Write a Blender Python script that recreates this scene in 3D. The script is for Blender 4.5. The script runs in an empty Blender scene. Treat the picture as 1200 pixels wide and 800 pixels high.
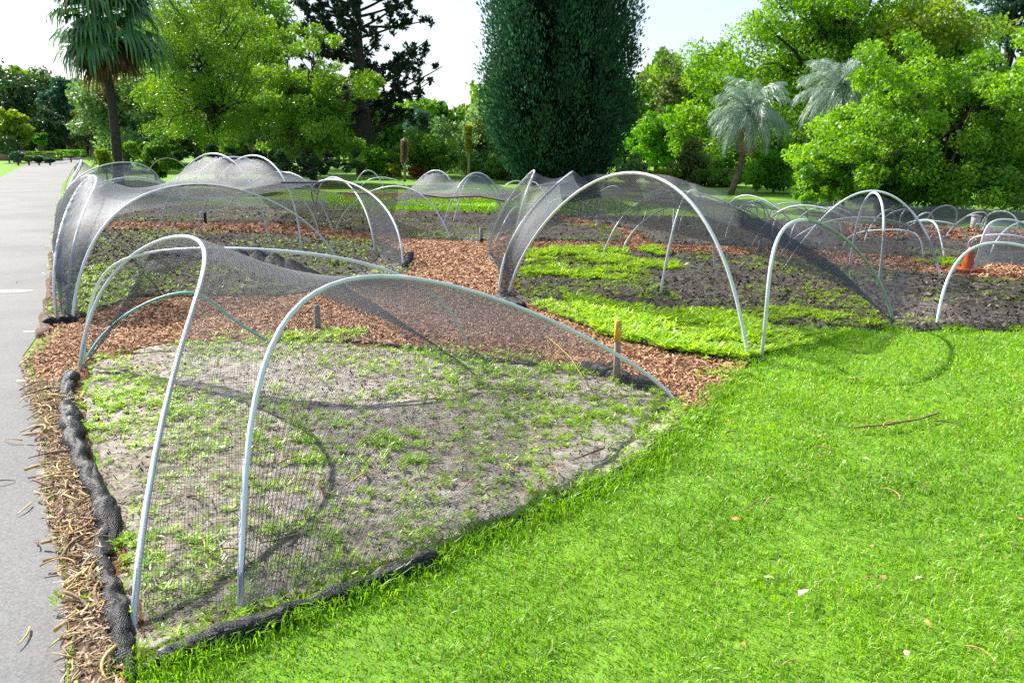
import bpy, math, random
import numpy as np
C = bpy.data.collections.new('scene'); bpy.context.scene.collection.children.link(C)
scn = bpy.context.scene
# ---------------------------------------------------------------- camera, sky, sun, exposure
CAM_H, FPX, HZ = 1.7, 900.0, 170.0            # eye height (m), focal length in 1200-px units, horizon row
PITCH = math.atan((400-HZ)/FPX)
cam = bpy.data.cameras.new('camera'); cam_o = bpy.data.objects.new('camera', cam); C.objects.link(cam_o)
cam_o.location = (0, 0, CAM_H); cam_o.rotation_euler = (math.pi/2-PITCH, 0, 0)
cam.sensor_width = 36; cam.lens = 36*FPX/1200; cam.clip_start = .05; cam.clip_end = 2000
scn.camera = cam_o
SUN = np.array([-.86, .78, 1.0]); SUN = SUN/np.linalg.norm(SUN)
sun = bpy.data.lights.new('sun', 'SUN'); sun.energy = 5.0; sun.angle = math.radians(.5); sun.color = (1, .955, .88)
sun_o = bpy.data.objects.new('sun', sun); C.objects.link(sun_o)
sun_o.rotation_euler = (math.acos(SUN[2]), 0, math.atan2(SUN[1], SUN[0])+math.pi/2)
world = bpy.data.worlds.new('World'); scn.world = world; world.use_nodes = True
wn = world.node_tree; bg = wn.nodes['Background']
sky = wn.nodes.new('ShaderNodeTexSky'); sky.sky_type = 'NISHITA'; sky.sun_disc = False
sky.sun_elevation = math.asin(SUN[2]); sky.sun_rotation = math.atan2(SUN[0], SUN[1])
sky.air_density = 1.0; sky.dust_density = 1.6; sky.ozone_density = 1.0
tc = wn.nodes.new('ShaderNodeTexCoord'); mp = wn.nodes.new('ShaderNodeMapping'); mp.inputs['Scale'].default_value = (1.2, 1.2, 4.5)
nz = wn.nodes.new('ShaderNodeTexNoise'); nz.inputs['Scale'].default_value = 1.6; nz.inputs['Detail'].default_value = 7; nz.inputs['Roughness'].default_value = .55
rp = wn.nodes.new('ShaderNodeValToRGB'); rp.color_ramp.elements[0].position = .36; rp.color_ramp.elements[1].position = .62
mx = wn.nodes.new('ShaderNodeMix'); mx.data_type = 'RGBA'; mx.inputs[7].default_value = (4.3, 5.0, 5.7, 1)
ma = wn.nodes.new('ShaderNodeMath'); ma.operation = 'MULTIPLY'; ma.inputs[1].default_value = .75
L = wn.links
L.new(tc.outputs['Generated'], mp.inputs[0]); L.new(mp.outputs[0], nz.inputs['Vector']); L.new(nz.outputs[0], rp.inputs[0])
L.new(rp.outputs[0], ma.inputs[0]); L.new(ma.outputs[0], mx.inputs[0]); L.new(sky.outputs[0], mx.inputs[6]); L.new(mx.outputs[2], bg.inputs[0])
bg.inputs[1].default_value = .1
scn.view_settings.view_transform = 'Standard'; scn.view_settings.look = 'None'
scn.view_settings.exposure = 1.1; scn.view_settings.gamma = 1.0
scn.cycles.max_bounces = 10; scn.cycles.transparent_max_bounces = 48
scn.cycles.diffuse_bounces = 3; scn.cycles.glossy_bounces = 2; scn.cycles.transmission_bounces = 3
scn.cycles.use_denoising = False

rng = np.random.default_rng(7); random.seed(7)
# ---------------------------------------------------------------- helpers
_c, _s = math.cos(PITCH), math.sin(PITCH)
def ray(px, py):
    x = (px-600)/FPX; y = (400-py)/FPX
    return np.array([x, _c+y*_s, -_s+y*_c])
def G(px, py, z=0.0):                 # where a sight line meets the ground
    d = ray(px, py); return np.array([0, 0, CAM_H]) + d*((z-CAM_H)/d[2])
def W(px, py, D):                     # a point at distance D along +Y
    d = ray(px, py); return np.array([0, 0, CAM_H]) + d*(D/d[1])
def tag(o, label=None, cat=None, group=None, kind=None):
    if label: o['label'] = label
    if cat: o['category'] = cat
    if group: o['group'] = group
    if kind: o['kind'] = kind
    return o
def empty(name, loc):
    o = bpy.data.objects.new(name, None); o.location = tuple(float(a) for a in loc); o.empty_display_size = .1; C.objects.link(o); return o
def mesh(name, V, F, mat, parent=None, smooth=False, tint=None, uv=None, mats=None, loc=None):
    """V (n,3); F (m,k) int array of equal-size faces; tint per face; uv per vertex"""
    V = np.asarray(V, float).reshape(-1, 3).copy(); F = np.asarray(F, np.int32)
    base = np.zeros(3)
    if parent is not None: base = np.array(parent['_w']) if '_w' in parent else np.array(parent.location)
    elif loc is not None: base = np.array(loc, float)
    V -= base
    me = bpy.data.meshes.new(name); m, k = F.shape
    me.vertices.add(len(V)); me.vertices.foreach_set('co', V.astype(np.float32).ravel())
    me.loops.add(m*k); me.loops.foreach_set('vertex_index', F.ravel())
    me.polygons.add(m); me.polygons.foreach_set('loop_start', (np.arange(m)*k).astype(np.int32)); me.polygons.foreach_set('loop_total', np.full(m, k, np.int32))
    if smooth: me.polygons.foreach_set('use_smooth', np.ones(m, bool))
    me.update(calc_edges=True)
    if tint is not None:
        a = me.attributes.new('tint', 'FLOAT', 'FACE'); a.data.foreach_set('value', np.asarray(tint, np.float32))
    if uv is not None:
        u = me.uv_layers.new(name='UVMap'); u.data.foreach_set('uv', np.asarray(uv, np.float32)[F.ravel()].ravel())
    me.materials.append(mat)
    o = bpy.data.objects.new(name, me); C.objects.link(o)
    if parent is not None: o.parent = parent
    elif loc is not None: o.location = tuple(float(a) for a in loc)
    return o
def cat_(parts):                     # [(V,F),...] -> one V,F
    Vs, Fs, n = [], [], 0
    for V, F in parts: Vs.append(V); Fs.append(F+n); n += len(V)
    return np.concatenate(Vs), np.concatenate(Fs)
def tube(P, r, k=8, caps=True):      # quads along a polyline, radius may vary
    P = np.asarray(P, float); n = len(P); r = np.broadcast_to(r, (n,)).astype(float)
    T = np.gradient(P, axis=0); T /= np.linalg.norm(T, axis=1)[:, None]+1e-12
    u = np.cross(T[0], [0, 0, 1.]);
    if np.linalg.norm(u) < 1e-3: u = np.array([1., 0, 0])
    V = []
    for i in range(n):
        u = u-T[i]*(u@T[i]); u /= np.linalg.norm(u)+1e-12; v = np.cross(T[i], u)
        a = np.arange(k)*2*math.pi/k
        V.append(P[i]+r[i]*(np.cos(a)[:, None]*u+np.sin(a)[:, None]*v))
    F = []
    for i in range(n-1):
        for j in range(k): F.append((i*k+j, i*k+(j+1) % k, (i+1)*k+(j+1) % k, (i+1)*k+j))
    V = np.concatenate(V)
    if caps:
        c0, c1 = len(V), len(V)+1; V = np.vstack([V, P[:1], P[-1:]])
        for j in range(0, k, 2):
            F.append((c0, (j+2) % k, (j+1) % k, j)); e = (n-1)*k; F.append((c1, e+j, e+(j+1) % k, e+(j+2) % k))
    return V, np.array(F, np.int32)
def box(cx, cy, cz, sx, sy, sz, rz=0):
    v = np.array([(x, y, z) for x in (-.5, .5) for y in (-.5, .5) for z in (-.5, .5)])*[sx, sy, sz]
    c, s = math.cos(rz), math.sin(rz); v = v@np.array([[c, s, 0], [-s, c, 0], [0, 0, 1]])+[cx, cy, cz]
    return v, np.array([(0, 1, 3, 2), (4, 6, 7, 5), (0, 4, 5, 1), (2, 3, 7, 6), (0, 2, 6, 4), (1, 5, 7, 3)], np.int32)
_tab = rng.random((256, 256))
def vnoise(x, y):
    xi = np.floor(x).astype(int); yi = np.floor(y).astype(int); fx = x-xi; fy = y-yi
    fx = fx*fx*(3-2*fx); fy = fy*fy*(3-2*fy); g = lambda a, b: _tab[a % 256, b % 256]
    return (g(xi, yi)*(1-fx)*(1-fy)+g(xi+1, yi)*fx*(1-fy)+g(xi, yi+1)*(1-fx)*fy+g(xi+1, yi+1)*fx*fy)
def fbm(x, y, sc, oct=4):
    t = 0; a = 1; tot = 0
    for i in range(oct): t = t+a*vnoise(x*sc+17.3*i, y*sc-9.1*i); tot += a; a *= .55; sc *= 2.1
    return t/tot
def inpoly(x, y, poly):
    r = np.zeros(x.shape, bool); n = len(poly)
    for i in range(n):
        x1, y1 = poly[i][:2]; x2, y2 = poly[(i+1) % n][:2]
        if y1 == y2: continue
        c = ((y1 > y) != (y2 > y)) & (x < (x2-x1)*(y-y1)/(y2-y1)+x1); r ^= c
    return r
# ---------------------------------------------------------------- materials
def nodes(name):
    m = bpy.data.materials.new(name); m.use_nodes = True; nt = m.node_tree
    return m, nt, nt.nodes, nt.links, nt.nodes['Principled BSDF']
def noise_n(nt, scale, detail=5, rough=.6, coord='Object', vec=None):
    t = nt.nodes.new('ShaderNodeTexCoord'); n = nt.nodes.new('ShaderNodeTexNoise')
    n.inputs['Scale'].default_value = scale; n.inputs['Detail'].default_value = detail; n.inputs['Roughness'].default_value = rough
    nt.links.new(vec if vec else t.outputs[coord], n.inputs['Vector']); return n
def ramp_n(nt, fac, stops):
    r = nt.nodes.new('ShaderNodeValToRGB'); e = r.color_ramp.elements
    while len(e) < len(stops): e.new(.5)
    for i, (p, c) in enumerate(stops): e[i].position = p; e[i].color = (*c, 1)
    nt.links.new(fac, r.inputs[0]); return r
def bump_n(nt, h, strength, dist, bsdf, normal=None):
    b = nt.nodes.new('ShaderNodeBump'); b.inputs['Strength'].default_value = strength; b.inputs['Distance'].default_value = dist
    nt.links.new(h, b.inputs['Height']); nt.links.new(b.outputs[0], bsdf.inputs['Normal'])
    if normal: nt.links.new(normal, b.inputs['Normal'])
    return b
def ground_mat(name, stops, scale, big=.35, bigcol=None, bump=.6, bdist=.02, rough=.95, detail=8):
    m, nt, N, L, b = nodes(name)
    n = noise_n(nt, scale, detail, .72); r = ramp_n(nt, n.outputs[0], stops)
    if bigcol:
        g = noise_n(nt, big, 4, .6); gr = ramp_n(nt, g.outputs[0], [(.42, (0, 0, 0)), (.6, (1, 1, 1))])
        mx = N.new('ShaderNodeMix'); mx.data_type = 'RGBA'; L.new(gr.outputs[0], mx.inputs[0]); L.new(r.outputs[0], mx.inputs[6]); 
        mm = N.new('ShaderNodeMix'); mm.data_type = 'RGBA'; mm.blend_type = 'MULTIPLY'; mm.inputs[0].default_value = 1; L.new(r.outputs[0], mm.inputs[6]); mm.inputs[7].default_value = (*bigcol, 1)
        L.new(mm.outputs[2], mx.inputs[7]); L.new(mx.outputs[2], b.inputs['Base Color'])
    else: L.new(r.outputs[0], b.inputs['Base Color'])
    b.inputs['Roughness'].default_value = rough; b.inputs['Specular IOR Level'].default_value = .2
    bump_n(nt, n.outputs[0], bump, bdist, b); return m
def leaf_mat(name, ca, cb, trans=.45, gloss=.45, rough=.4, spec=.4, clump=None):
    """colour from the per-face tint attribute; light passes through the blade"""
    m, nt, N, L, b = nodes(name)
    a = N.new('ShaderNodeAttribute'); a.attribute_name = 'tint'
    stops = [(0, ca), (1, cb)] if not isinstance(ca, list) else ca
    r = ramp_n(nt, a.outputs['Fac'], stops)
    L.new(r.outputs[0], b.inputs['Base Color']); b.inputs['Roughness'].default_value = rough; b.inputs['Specular IOR Level'].default_value = spec
    tr = N.new('ShaderNodeBsdfTranslucent'); hs = N.new('ShaderNodeHueSaturation'); hs.inputs['Value'].default_value = 1.5; hs.inputs['Saturation'].default_value = 1.12; hs.inputs['Hue'].default_value = .49
    L.new(r.outputs[0], hs.inputs['Color']); L.new(hs.outputs[0], tr.inputs['Color'])
    ms = N.new('ShaderNodeMixShader'); ms.inputs[0].default_value = trans; L.new(b.outputs[0], ms.inputs[1]); L.new(tr.outputs[0], ms.inputs[2])
    L.new(ms.outputs[0], N['Material Output'].inputs['Surface']); return m
def plain(name, col, rough=.5, var=.0, scale=20, bump=0, spec=.4, metal=0, bdist=.003):
    m, nt, N, L, b = nodes(name); b.inputs['Roughness'].default_value = rough; b.inputs['Specular IOR Level'].default_value = spec; b.inputs['Metallic'].default_value = metal
    n = noise_n(nt, scale, 5)
    d = tuple(c*(1-var) for c in col); u = tuple(min(1, c*(1+var)) for c in col)
    r = ramp_n(nt, n.outputs[0], [(.35, d), (.65, u)]); L.new(r.outputs[0], b.inputs['Base Color'])
    if bump: bump_n(nt, n.outputs[0], bump, bdist, b)
    return m
M = {}
M['lawn'] = ground_mat('lawn', [(.3, (.06, .13, .015)), (.5, (.13, .27, .025)), (.7, (.2, .38, .04))], 9, .5, (1.1, 1.05, .8), .8, .03)
M['asphalt'] = ground_mat('asphalt', [(.3, (.10, .10, .10)), (.5, (.175, .174, .173)), (.72, (.27, .266, .262))], 95, .5, (.8, .8, .81), .7, .004, .85)
M['asphalt'].node_tree.nodes['Principled BSDF'].inputs['Roughness'].default_value = .8
M['mulch'] = ground_mat('mulch', [(.3, (.06, .022, .012)), (.5, (.2, .085, .045)), (.7, (.38, .2, .12))], 45, .8, (.8, .72, .68), 1, .02)
M['sand_soil'] = ground_mat('sand_soil', [(.28, (.10, .085, .07)), (.43, (.24, .212, .18)), (.6, (.48, .435, .375))], 14, .9, (.72, .68, .64), 1, .02)
M['dark_soil'] = ground_mat('dark_soil', [(.3, (.035, .029, .025)), (.5, (.12, .105, .09)), (.72, (.29, .26, .23))], 16, .7, (.75, .7, .66), 1, .03)
M['litter_soil'] = ground_mat('litter_soil', [(.3, (.06, .04, .028)), (.5, (.17, .12, .085)), (.7, (.32, .24, .17))], 30, .8, (.8, .75, .7), 1, .02)
M['grass'] = leaf_mat('grass', [(0, (.08, .18, .012)), (.45, (.165, .36, .02)), (.85, (.28, .50, .035)), (.93, (.36, .40, .09)), (1, (.5, .42, .2))], None, .45)
M['weed'] = leaf_mat('weed', (.17, .33, .022), (.45, .66, .07), .45)
M['chip'] = leaf_mat('chip', [(0, (.09, .032, .018)), (.3, (.31, .155, .078)), (.7, (.60, .36, .20)), (1, (.70, .53, .38))], None, 0.0, rough=.8, spec=.2)
M['crumb'] = leaf_mat('crumb', [(0, (.025, .02, .016)), (.5, (.11, .09, .075)), (1, (.34, .29, .24))], None, 0.0, rough=.9, spec=.1)
M['dry'] = plain('dry_strip', (.42, .24, .09), .6, .45, 25, .3)
M['dry_yellow'] = plain('dry_yellow_strip', (.52, .36, .09), .5, .4, 18, .3)
M['dry_brown'] = plain('dry_brown_strip', (.2, .12, .07), .8, .5, 30, .4)
M['dead_leaf'] = plain('dead_leaf', (.62, .5, .33), .7, .25, 30, .2)
M['pipe'] = plain('pvc_pipe', (.62, .66, .68), .33, .08, 6, .0, .5)
M['pipe_green'] = plain('green_pipe', (.2, .29, .24), .35, .2, 14, .0, .5)
M['pipe_teal'] = plain('teal_pipe', (.10, .34, .33), .4, .2, 14)
M['rope'] = plain('net_hem', (.018, .019, .023), .55, .3, 90, .6)
M['roll'] = plain('rolled_net', (.012, .013, .017), .5, .5, 120, 1, .5, bdist=.01)
M['thread'] = plain('net_thread', (.075, .082, .1), .5, .2, 50, 0, .35)
M['roll_thread'] = plain('roll_thread', (.02, .022, .03), .45, .3, 50, 0, .4)
M['tan_chip'] = leaf_mat('tan_chip', [(0, (.09, .05, .03)), (.4, (.28, .18, .10)), (.8, (.5, .37, .23)), (1, (.62, .52, .38))], None, 0.0, rough=.8, spec=.2)
M['bark'] = plain('bark', (.12, .095, .075), .9, .5, 9, 1, .2, bdist=.03)
M['bark_dark'] = plain('bark_dark', (.05, .042, .038), .9, .4, 9, 1, .2, bdist=.03)
M['wood'] = plain('weathered_wood', (.26, .2, .14), .8, .35, 30, .5)
M['yellow_paint'] = plain('yellow_paint', (.6, .36, .03), .5, .2, 30)
M['stake_black'] = plain('stake_black', (.02, .02, .02), .6, .2, 30)
M['stake_grey'] = plain('stake_grey', (.2, .2, .2), .6, .3, 30)
M['orange'] = plain('cone_orange', (.75, .13, .015), .45, .12, 12)
M['road_patch'] = plain('road_patch', (.3, .3, .295), .8, .2, 20)
M['white_paint'] = plain('white_paint', (.7, .7, .68), .6, .2, 40)
M['stone'] = plain('stone', (.24, .17, .13), .9, .4, 4, .6, bdist=.03)
def net_mat(name, cell, w, col, spec, rough):
    m, nt, N, L, b = nodes(name)
    b.inputs['Base Color'].default_value = (*col, 1); b.inputs['Roughness'].default_value = rough; b.inputs['Specular IOR Level'].default_value = spec
    uv = N.new('ShaderNodeUVMap'); uv.uv_map = 'UVMap'; sp = N.new('ShaderNodeSeparateXYZ'); L.new(uv.outputs[0], sp.inputs[0])
    fs = []
    for ax in (0, 1):
        d = N.new('ShaderNodeMath'); d.operation = 'DIVIDE'; d.inputs[1].default_value = cell; L.new(sp.outputs[ax], d.inputs[0])
        f = N.new('ShaderNodeMath'); f.operation = 'FRACT'; L.new(d.outputs[0], f.inputs[0])
        l = N.new('ShaderNodeMath'); l.operation = 'LESS_THAN'; l.inputs[1].default_value = w; L.new(f.outputs[0], l.inputs[0]); fs.append(l)
    mx = N.new('ShaderNodeMath'); mx.operation = 'MAXIMUM'; L.new(fs[0].outputs[0], mx.inputs[0]); L.new(fs[1].outputs[0], mx.inputs[1])
    t = N.new('ShaderNodeBsdfTransparent'); ms = N.new('ShaderNodeMixShader')
    L.new(mx.outputs[0], ms.inputs[0]); L.new(t.outputs[0], ms.inputs[1]); L.new(b.outputs[0], ms.inputs[2]); L.new(ms.outputs[0], N['Material Output'].inputs['Surface'])
    return m
M['net'] = net_mat('net', .014, .27, (.10, .115, .145), .25, .6)  # sunlit copy of the net: sheen and sun angle put into a lighter grey
M['net_backlit'] = net_mat('net_backlit', .014, .24, (.022, .026, .038), .22, .55)  # same net for the right bed, its backlit darkness put into the colour
M['net_dense'] = net_mat('net_dense', .013, .5, (.028, .032, .045), .25, .6)
# ---------------------------------------------------------------- the ground
mesh_quad = np.array([[0, 1, 2, 3]])
P2 = lambda pts: [tuple(G(a, b)[:2]) for a, b in pts]
ROAD_R = [(-.55, .2), (-1.2, 1.7), (-1.46, 2.15), (-1.72, 2.64), (-2.25, 3.4), (-2.92, 4.5), (-4.04, 6.1), tuple(G(47, 390)[:2]), tuple(G(55, 340)[:2]), (-7.25, 12.1), (-11.7, 19.9), (-20.5, 35.8), (-58.5, 108.)]
road_poly = [(3.5, -8)]+ROAD_R+[(-64, 112), (-80, 135), (-27.7, 42.5), (-12.5, 14.5), (-5.6, 2), (-3, -8)]
mulch_poly = P2([(150, 860), (80, 860), (76, 700), (49, 500), (23, 430), (59, 385), (61, 300), (66, 250), (76, 232), (200, 241), (400, 246), (600, 251), (760, 254), (1000, 262), (1300, 274), (1480, 330), (1380, 389), (1200, 388), (1048, 388), (935, 392), (880, 427), (865, 442), (815, 495), (750, 548), (640, 600), (500, 662), (345, 722), (165, 788)])
bed_near = P2([(150, 782), (345, 718), (500, 657), (640, 598), (750, 545), (815, 490), (790, 466), (690, 436), (560, 422), (500, 410), (330, 398), (200, 404), (100, 425), (88, 450), (100, 560), (128, 660)])
bed_left = P2([(78, 384), (160, 352), (330, 350), (440, 338), (482, 320), (478, 300), (430, 284), (330, 275), (100, 270), (72, 290), (66, 340)])
bed_left_b = P2([(74, 260), (200, 262), (340, 264), (400, 271), (480, 281), (570, 286), (640, 262), (600, 252), (400, 247), (200, 245), (80, 243)])
bed_right = P2([(595, 349), (660, 376), (712, 398), (790, 418), (880, 427), (940, 392), (1048, 388), (1200, 388), (1380, 388), (1480, 344), (1200, 333), (1060, 321), (960, 311), (900, 302), (700, 294), (613, 295), (600, 320)])
bed_right_b = P2([(614, 284), (740, 286), (720, 270), (645, 257), (602, 262)])
bed_right_c = P2([(760, 288), (900, 292), (1000, 298), (1130, 308), (1350, 318), (1350, 288), (1130, 283), (1000, 280), (990, 262), (760, 255), (655, 254), (740, 272)])
litter_poly = [(-1.0, 1.5), (-1.2, 1.7), (-1.46, 2.15), (-1.74, 2.64), (-2.27, 3.4), (-2.95, 4.5), (-3.55, 5.3)]+P2([(84, 450), (92, 560), (122, 660), (138, 790)])+[(-.95, 1.6)]
def sheet(name, poly, mat, z, amp=0, nsc=3, oct=4, ratio=.008, jit=.05, kind='structure', rmax=200, edge_drop=.03, holes=()):
    """a sheet over polygon (world xy), finer near by, edges ragged, surface lumpy"""
    p = np.array(poly); ang = np.arctan2(p[:, 0], p[:, 1]); rad = np.hypot(p[:, 0], p[:, 1])
    r0, r1 = max(1.2, rad.min()*.8), min(rmax, rad.max()*1.05)
    if inpoly(np.array([0.]), np.array([1.]), poly)[0]: r0 = .9
    a0, a1 = max(-1.3, ang.min()-.05), min(1.3, ang.max()+.05)
    nr = int(math.log(r1/r0)/ratio)+2; na = int((a1-a0)/ratio)+2
    R = r0*np.exp(np.arange(nr)*ratio)[:, None]; A = (a0+np.arange(na)*(a1-a0)/(na-1))[None]
    X = R*np.sin(A); Y = R*np.cos(A)
    jx = (fbm(X, Y, 2.2, 3)-.5)*2*jit*(1+R*.05); jy = (fbm(X+50, Y+9, 2.2, 3)-.5)*2*jit*(1+R*.05)
    m = inpoly(X+jx, Y+jy, poly)
    for hp in holes:
        hp = np.array(hp); cc = hp.mean(0); m &= ~inpoly(X, Y, [tuple(q) for q in cc+(hp-cc)*.93])
    Z = z+amp*(fbm(X+3, Y+11, nsc, oct)-.35)
    fm = m[:-1, :-1] & m[1:, :-1] & m[:-1, 1:] & m[1:, 1:]
    idx = np.arange(nr*na).reshape(nr, na); F = np.stack([idx[:-1, :-1], idx[:-1, 1:], idx[1:, 1:], idx[1:, :-1]], -1)[fm]
    cnt = np.zeros((nr, na), int)
    for di in (0, 1):
        for dj in (0, 1): cnt[di:nr-1+di, dj:na-1+dj] += fm
    Z = np.where(cnt < 4, -edge_drop, Z)
    used, inv = np.unique(F.ravel(), return_inverse=True)
    V = np.stack([X.ravel(), Y.ravel(), Z.ravel()], -1)[used]
    o = mesh(name, V, inv.reshape(F.shape), M[mat], smooth=True); tag(o, kind=kind); return o
# base lawn: one sheet to the horizon
def base_ground():
    r = np.concatenate([[0.01], np.geomspace(.8, 900, 70)]); a = np.linspace(0, 2*math.pi, 97)
    R, A = np.meshgrid(r, a, indexing='ij'); X = R*np.sin(A); Y = R*np.cos(A); Z = np.zeros_like(X)-.0
    n, k = X.shape; idx = np.arange(n*k).reshape(n, k); F = np.stack([idx[:-1, :-1], idx[:-1, 1:], idx[1:, 1:], idx[1:, :-1]], -1).reshape(-1, 4)
    tag(mesh('lawn_ground', np.stack([X, Y, Z], -1).reshape(-1, 3), F, M['lawn'], smooth=True), kind='structure')
base_ground()
V = np.array([(x, y, .006) for x, y in road_poly])
me = bpy.data.meshes.new('road'); me.from_pydata([tuple(v) for v in V], [], [list(range(len(V)))]); me.materials.append(M['asphalt'])
o = bpy.data.objects.new('road', me); C.objects.link(o); tag(o, kind='structure')
sheet('mulch_path', mulch_poly, 'mulch', .012, .02, 4, 4, .008, .07, holes=[bed_near])
sheet('bed_soil', bed_near, 'sand_soil', .012, .03, 6, 6, .005, .08)
sheet('bed_soil', bed_left, 'dark_soil', .04, .06, 6, 4, .008, .06)
sheet('bed_soil', bed_left_b, 'dark_soil', .05, .08, 4, 4, .008, .06)
sheet('bed_soil', bed_right, 'dark_soil', .04, .06, 6, 4, .007, .06)
sheet('bed_soil', bed_right_b, 'dark_soil', .05, .07, 4, 4, .008, .06)
sheet('bed_soil', bed_right_c, 'dark_soil', .05, .07, 4, 4, .008, .06)
edge_poly = P2([(34, 402), (40, 370), (46, 340), (52, 300), (60, 250), (69, 230), (83, 230), (76, 262), (71, 300), (68, 345), (66, 392)])
sheet('litter_strip', edge_poly, 'litter_soil', .04, .02, 4, 3, .006, .03)
sheet('litter_strip', litter_poly, 'litter_soil', .03, .03, 6, 4, .006, .05)
sheet('bed_soil', P2([(390, 235), (620, 236), (620, 227), (390, 226)]), 'mulch', .03, .04, 3, 3, .012, .1)
for (a, b, c, d) in [((20, 448.5), (47, 447.5), (47, 446), (20, 447)), ((28, 390), (50, 389.5), (50, 388.5), (28, 389))]:
    q = [G(*p) for p in (a, b, c, d)]
    V = np.array([[x, y, .010] for x, y, z in q]); k = mesh('paint_mark', V, mesh_quad, M['white_paint'])
    tag(k, kind='structure')

a = np.linspace(0, 2*math.pi, 25)[:-1]; c = G(12, 342); V = np.array([[c[0]+.26*math.cos(t)*(1+.1*math.sin(3*t)), c[1]+.12*math.sin(t), .0095] for t in a]+[[c[0], c[1], .0095]])
tag(mesh('road_patch', V, np.array([[24, i, (i+1) % 24] for i in range(24)]), M['road_patch']), kind='structure')
# ---- scattered ground cover ("stuff")
def scatter(poly, dens, nmin=0, excl=(), band=None):
    p = np.array(poly); lo, hi = p.min(0), p.max(0); 
    n = int((hi-lo).prod()*dens); X = rng.uniform(lo[0], hi[0], n); Y = rng.uniform(lo[1], hi[1], n)
    m = inpoly(X, Y, poly)
    for e in excl: m &= ~inpoly(X, Y, e)
    X, Y = X[m], Y[m]
    if band is not None:
        d = np.hypot(X, Y); k = (d >= band[0]) & (d < band[1]); X, Y = X[k], Y[k]
    v = np.abs(X) < Y*.72+.6; return X[v], Y[v]
def blades(X, Y, z0, h, w, lean=.5):
    n = len(X); th = rng.uniform(0, 2*math.pi, n); ph = rng.uniform(0, 2*math.pi, n); l = h*lean*rng.uniform(.1, 1.3, n)
    b = np.stack([X, Y, np.full(n, 0.)+z0], -1); wv = np.stack([np.cos(th), np.sin(th), 0*th], -1)*(w/2)[:, None]
    ln = np.stack([np.cos(ph), np.sin(ph), 0*ph], -1)*l[:, None]; up = np.array([0, 0, 1.])
    m = b+ln*.3+up*(h*.55)[:, None]; t = b+ln+up*(h*np.clip(1-.25*lean, .3, 1))[:, None]
    V = np.stack([b-wv*.6, b+wv*.6, m+wv, t, m-wv], 1)
    # two quads sharing the middle: base strip, and kite to the tip
    i = np.arange(n)[:, None]*5; F = np.concatenate([i+[0, 1, 2, 4]], 0); F2 = np.concatenate([i+[4, 2, 3, 3]], 0)
    return V.reshape(-1, 3), F, F2
def chips(X, Y, z, L, Wd, tilt=.35):
    n = len(X); a = rng.uniform(0, 2*math.pi, n); tx = rng.normal(0, tilt, n); ty = rng.normal(0, tilt, n)
    u = np.stack([np.cos(a), np.sin(a), tx], -1)*(L/2)[:, None]; v = np.stack([-np.sin(a), np.cos(a), ty], -1)*(Wd/2)[:, None]
    c = np.stack([X, Y, z], -1); k = rng.uniform(.5, 1, (n, 1))
    V = np.stack([c-u-v*k, c+u*k-v, c+u+v*k, c-u*k+v], 1); i = np.arange(n)[:, None]*4
    return V.reshape(-1, 3), i+[0, 1, 2, 3]
beds = [bed_near, bed_left, bed_left_b, bed_right, bed_right_b, bed_right_c]
soils = {0: bed_near}
front_zone = P2([(150, 860), (150, 760), (345, 700), (640, 575), (770, 505), (835, 500), (700, 640), (400, 790)])
# mulch chips
VF = []; 
for band, dens, sc in (((0, 5), 4200, 1), ((5, 9), 2600, 1.2), ((9, 16), 1000, 1.8), ((16, 26), 220, 3)):
    X, Y = scatter(mulch_poly, dens, excl=beds+[litter_poly, front_zone], band=band)
    n = len(X); V, F = chips(X, Y, .02+rng.uniform(0, .022, n), rng.uniform(.014, .046, n)*sc, rng.uniform(.004, .012, n)*sc); VF.append((V, F))
V, F = cat_(VF); tag(mesh('bark_mulch', V, F, M['chip'], tint=rng.beta(1.6, 1.9, len(F))), 'reddish bark chip mulch covering the paths between the beds', 'mulch', kind='stuff')
X, Y = scatter(litter_poly, 5200); n = len(X); V, F = chips(X, Y, .035+rng.uniform(0, .03, n), rng.uniform(.015, .065, n), rng.uniform(.002, .007, n))
tag(mesh('leaf_litter', V, F, M['tan_chip'], tint=rng.random(len(F))), 'tan and brown litter of dry strips between the asphalt path and the black netting', 'litter', kind='stuff')
# soil crumbs
VF = []
for poly, ds in ((bed_near, 1), (bed_left, .8), (bed_left_b, .6), (bed_right, .9), (bed_right_b, .6), (bed_right_c, .6)):
    for band, dens, sc in (((0, 5), 1500, 1), ((5, 9), 800, 1.4), ((9, 16), 300, 2.0), ((16, 26), 90, 3.2)):
        X, Y = scatter(poly, dens*ds, band=band); n = len(X)
        if n == 0: continue
        V, F = chips(X, Y, (.01 if poly is bed_near else .045)+rng.uniform(0, .025, n), rng.uniform(.008, .035, n)*sc*(.8 if poly is bed_near else 1), rng.uniform(.004, .014, n)*sc*(.55 if poly is bed_near else 1), .5); VF.append((V, F))
V, F = cat_(VF); tag(mesh('soil_crumbs', V, F, M['crumb'], tint=rng.random(len(F))**1.3), 'grey and brown crumbs of soil and bark scattered over the beds', 'soil', kind='stuff')
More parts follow.
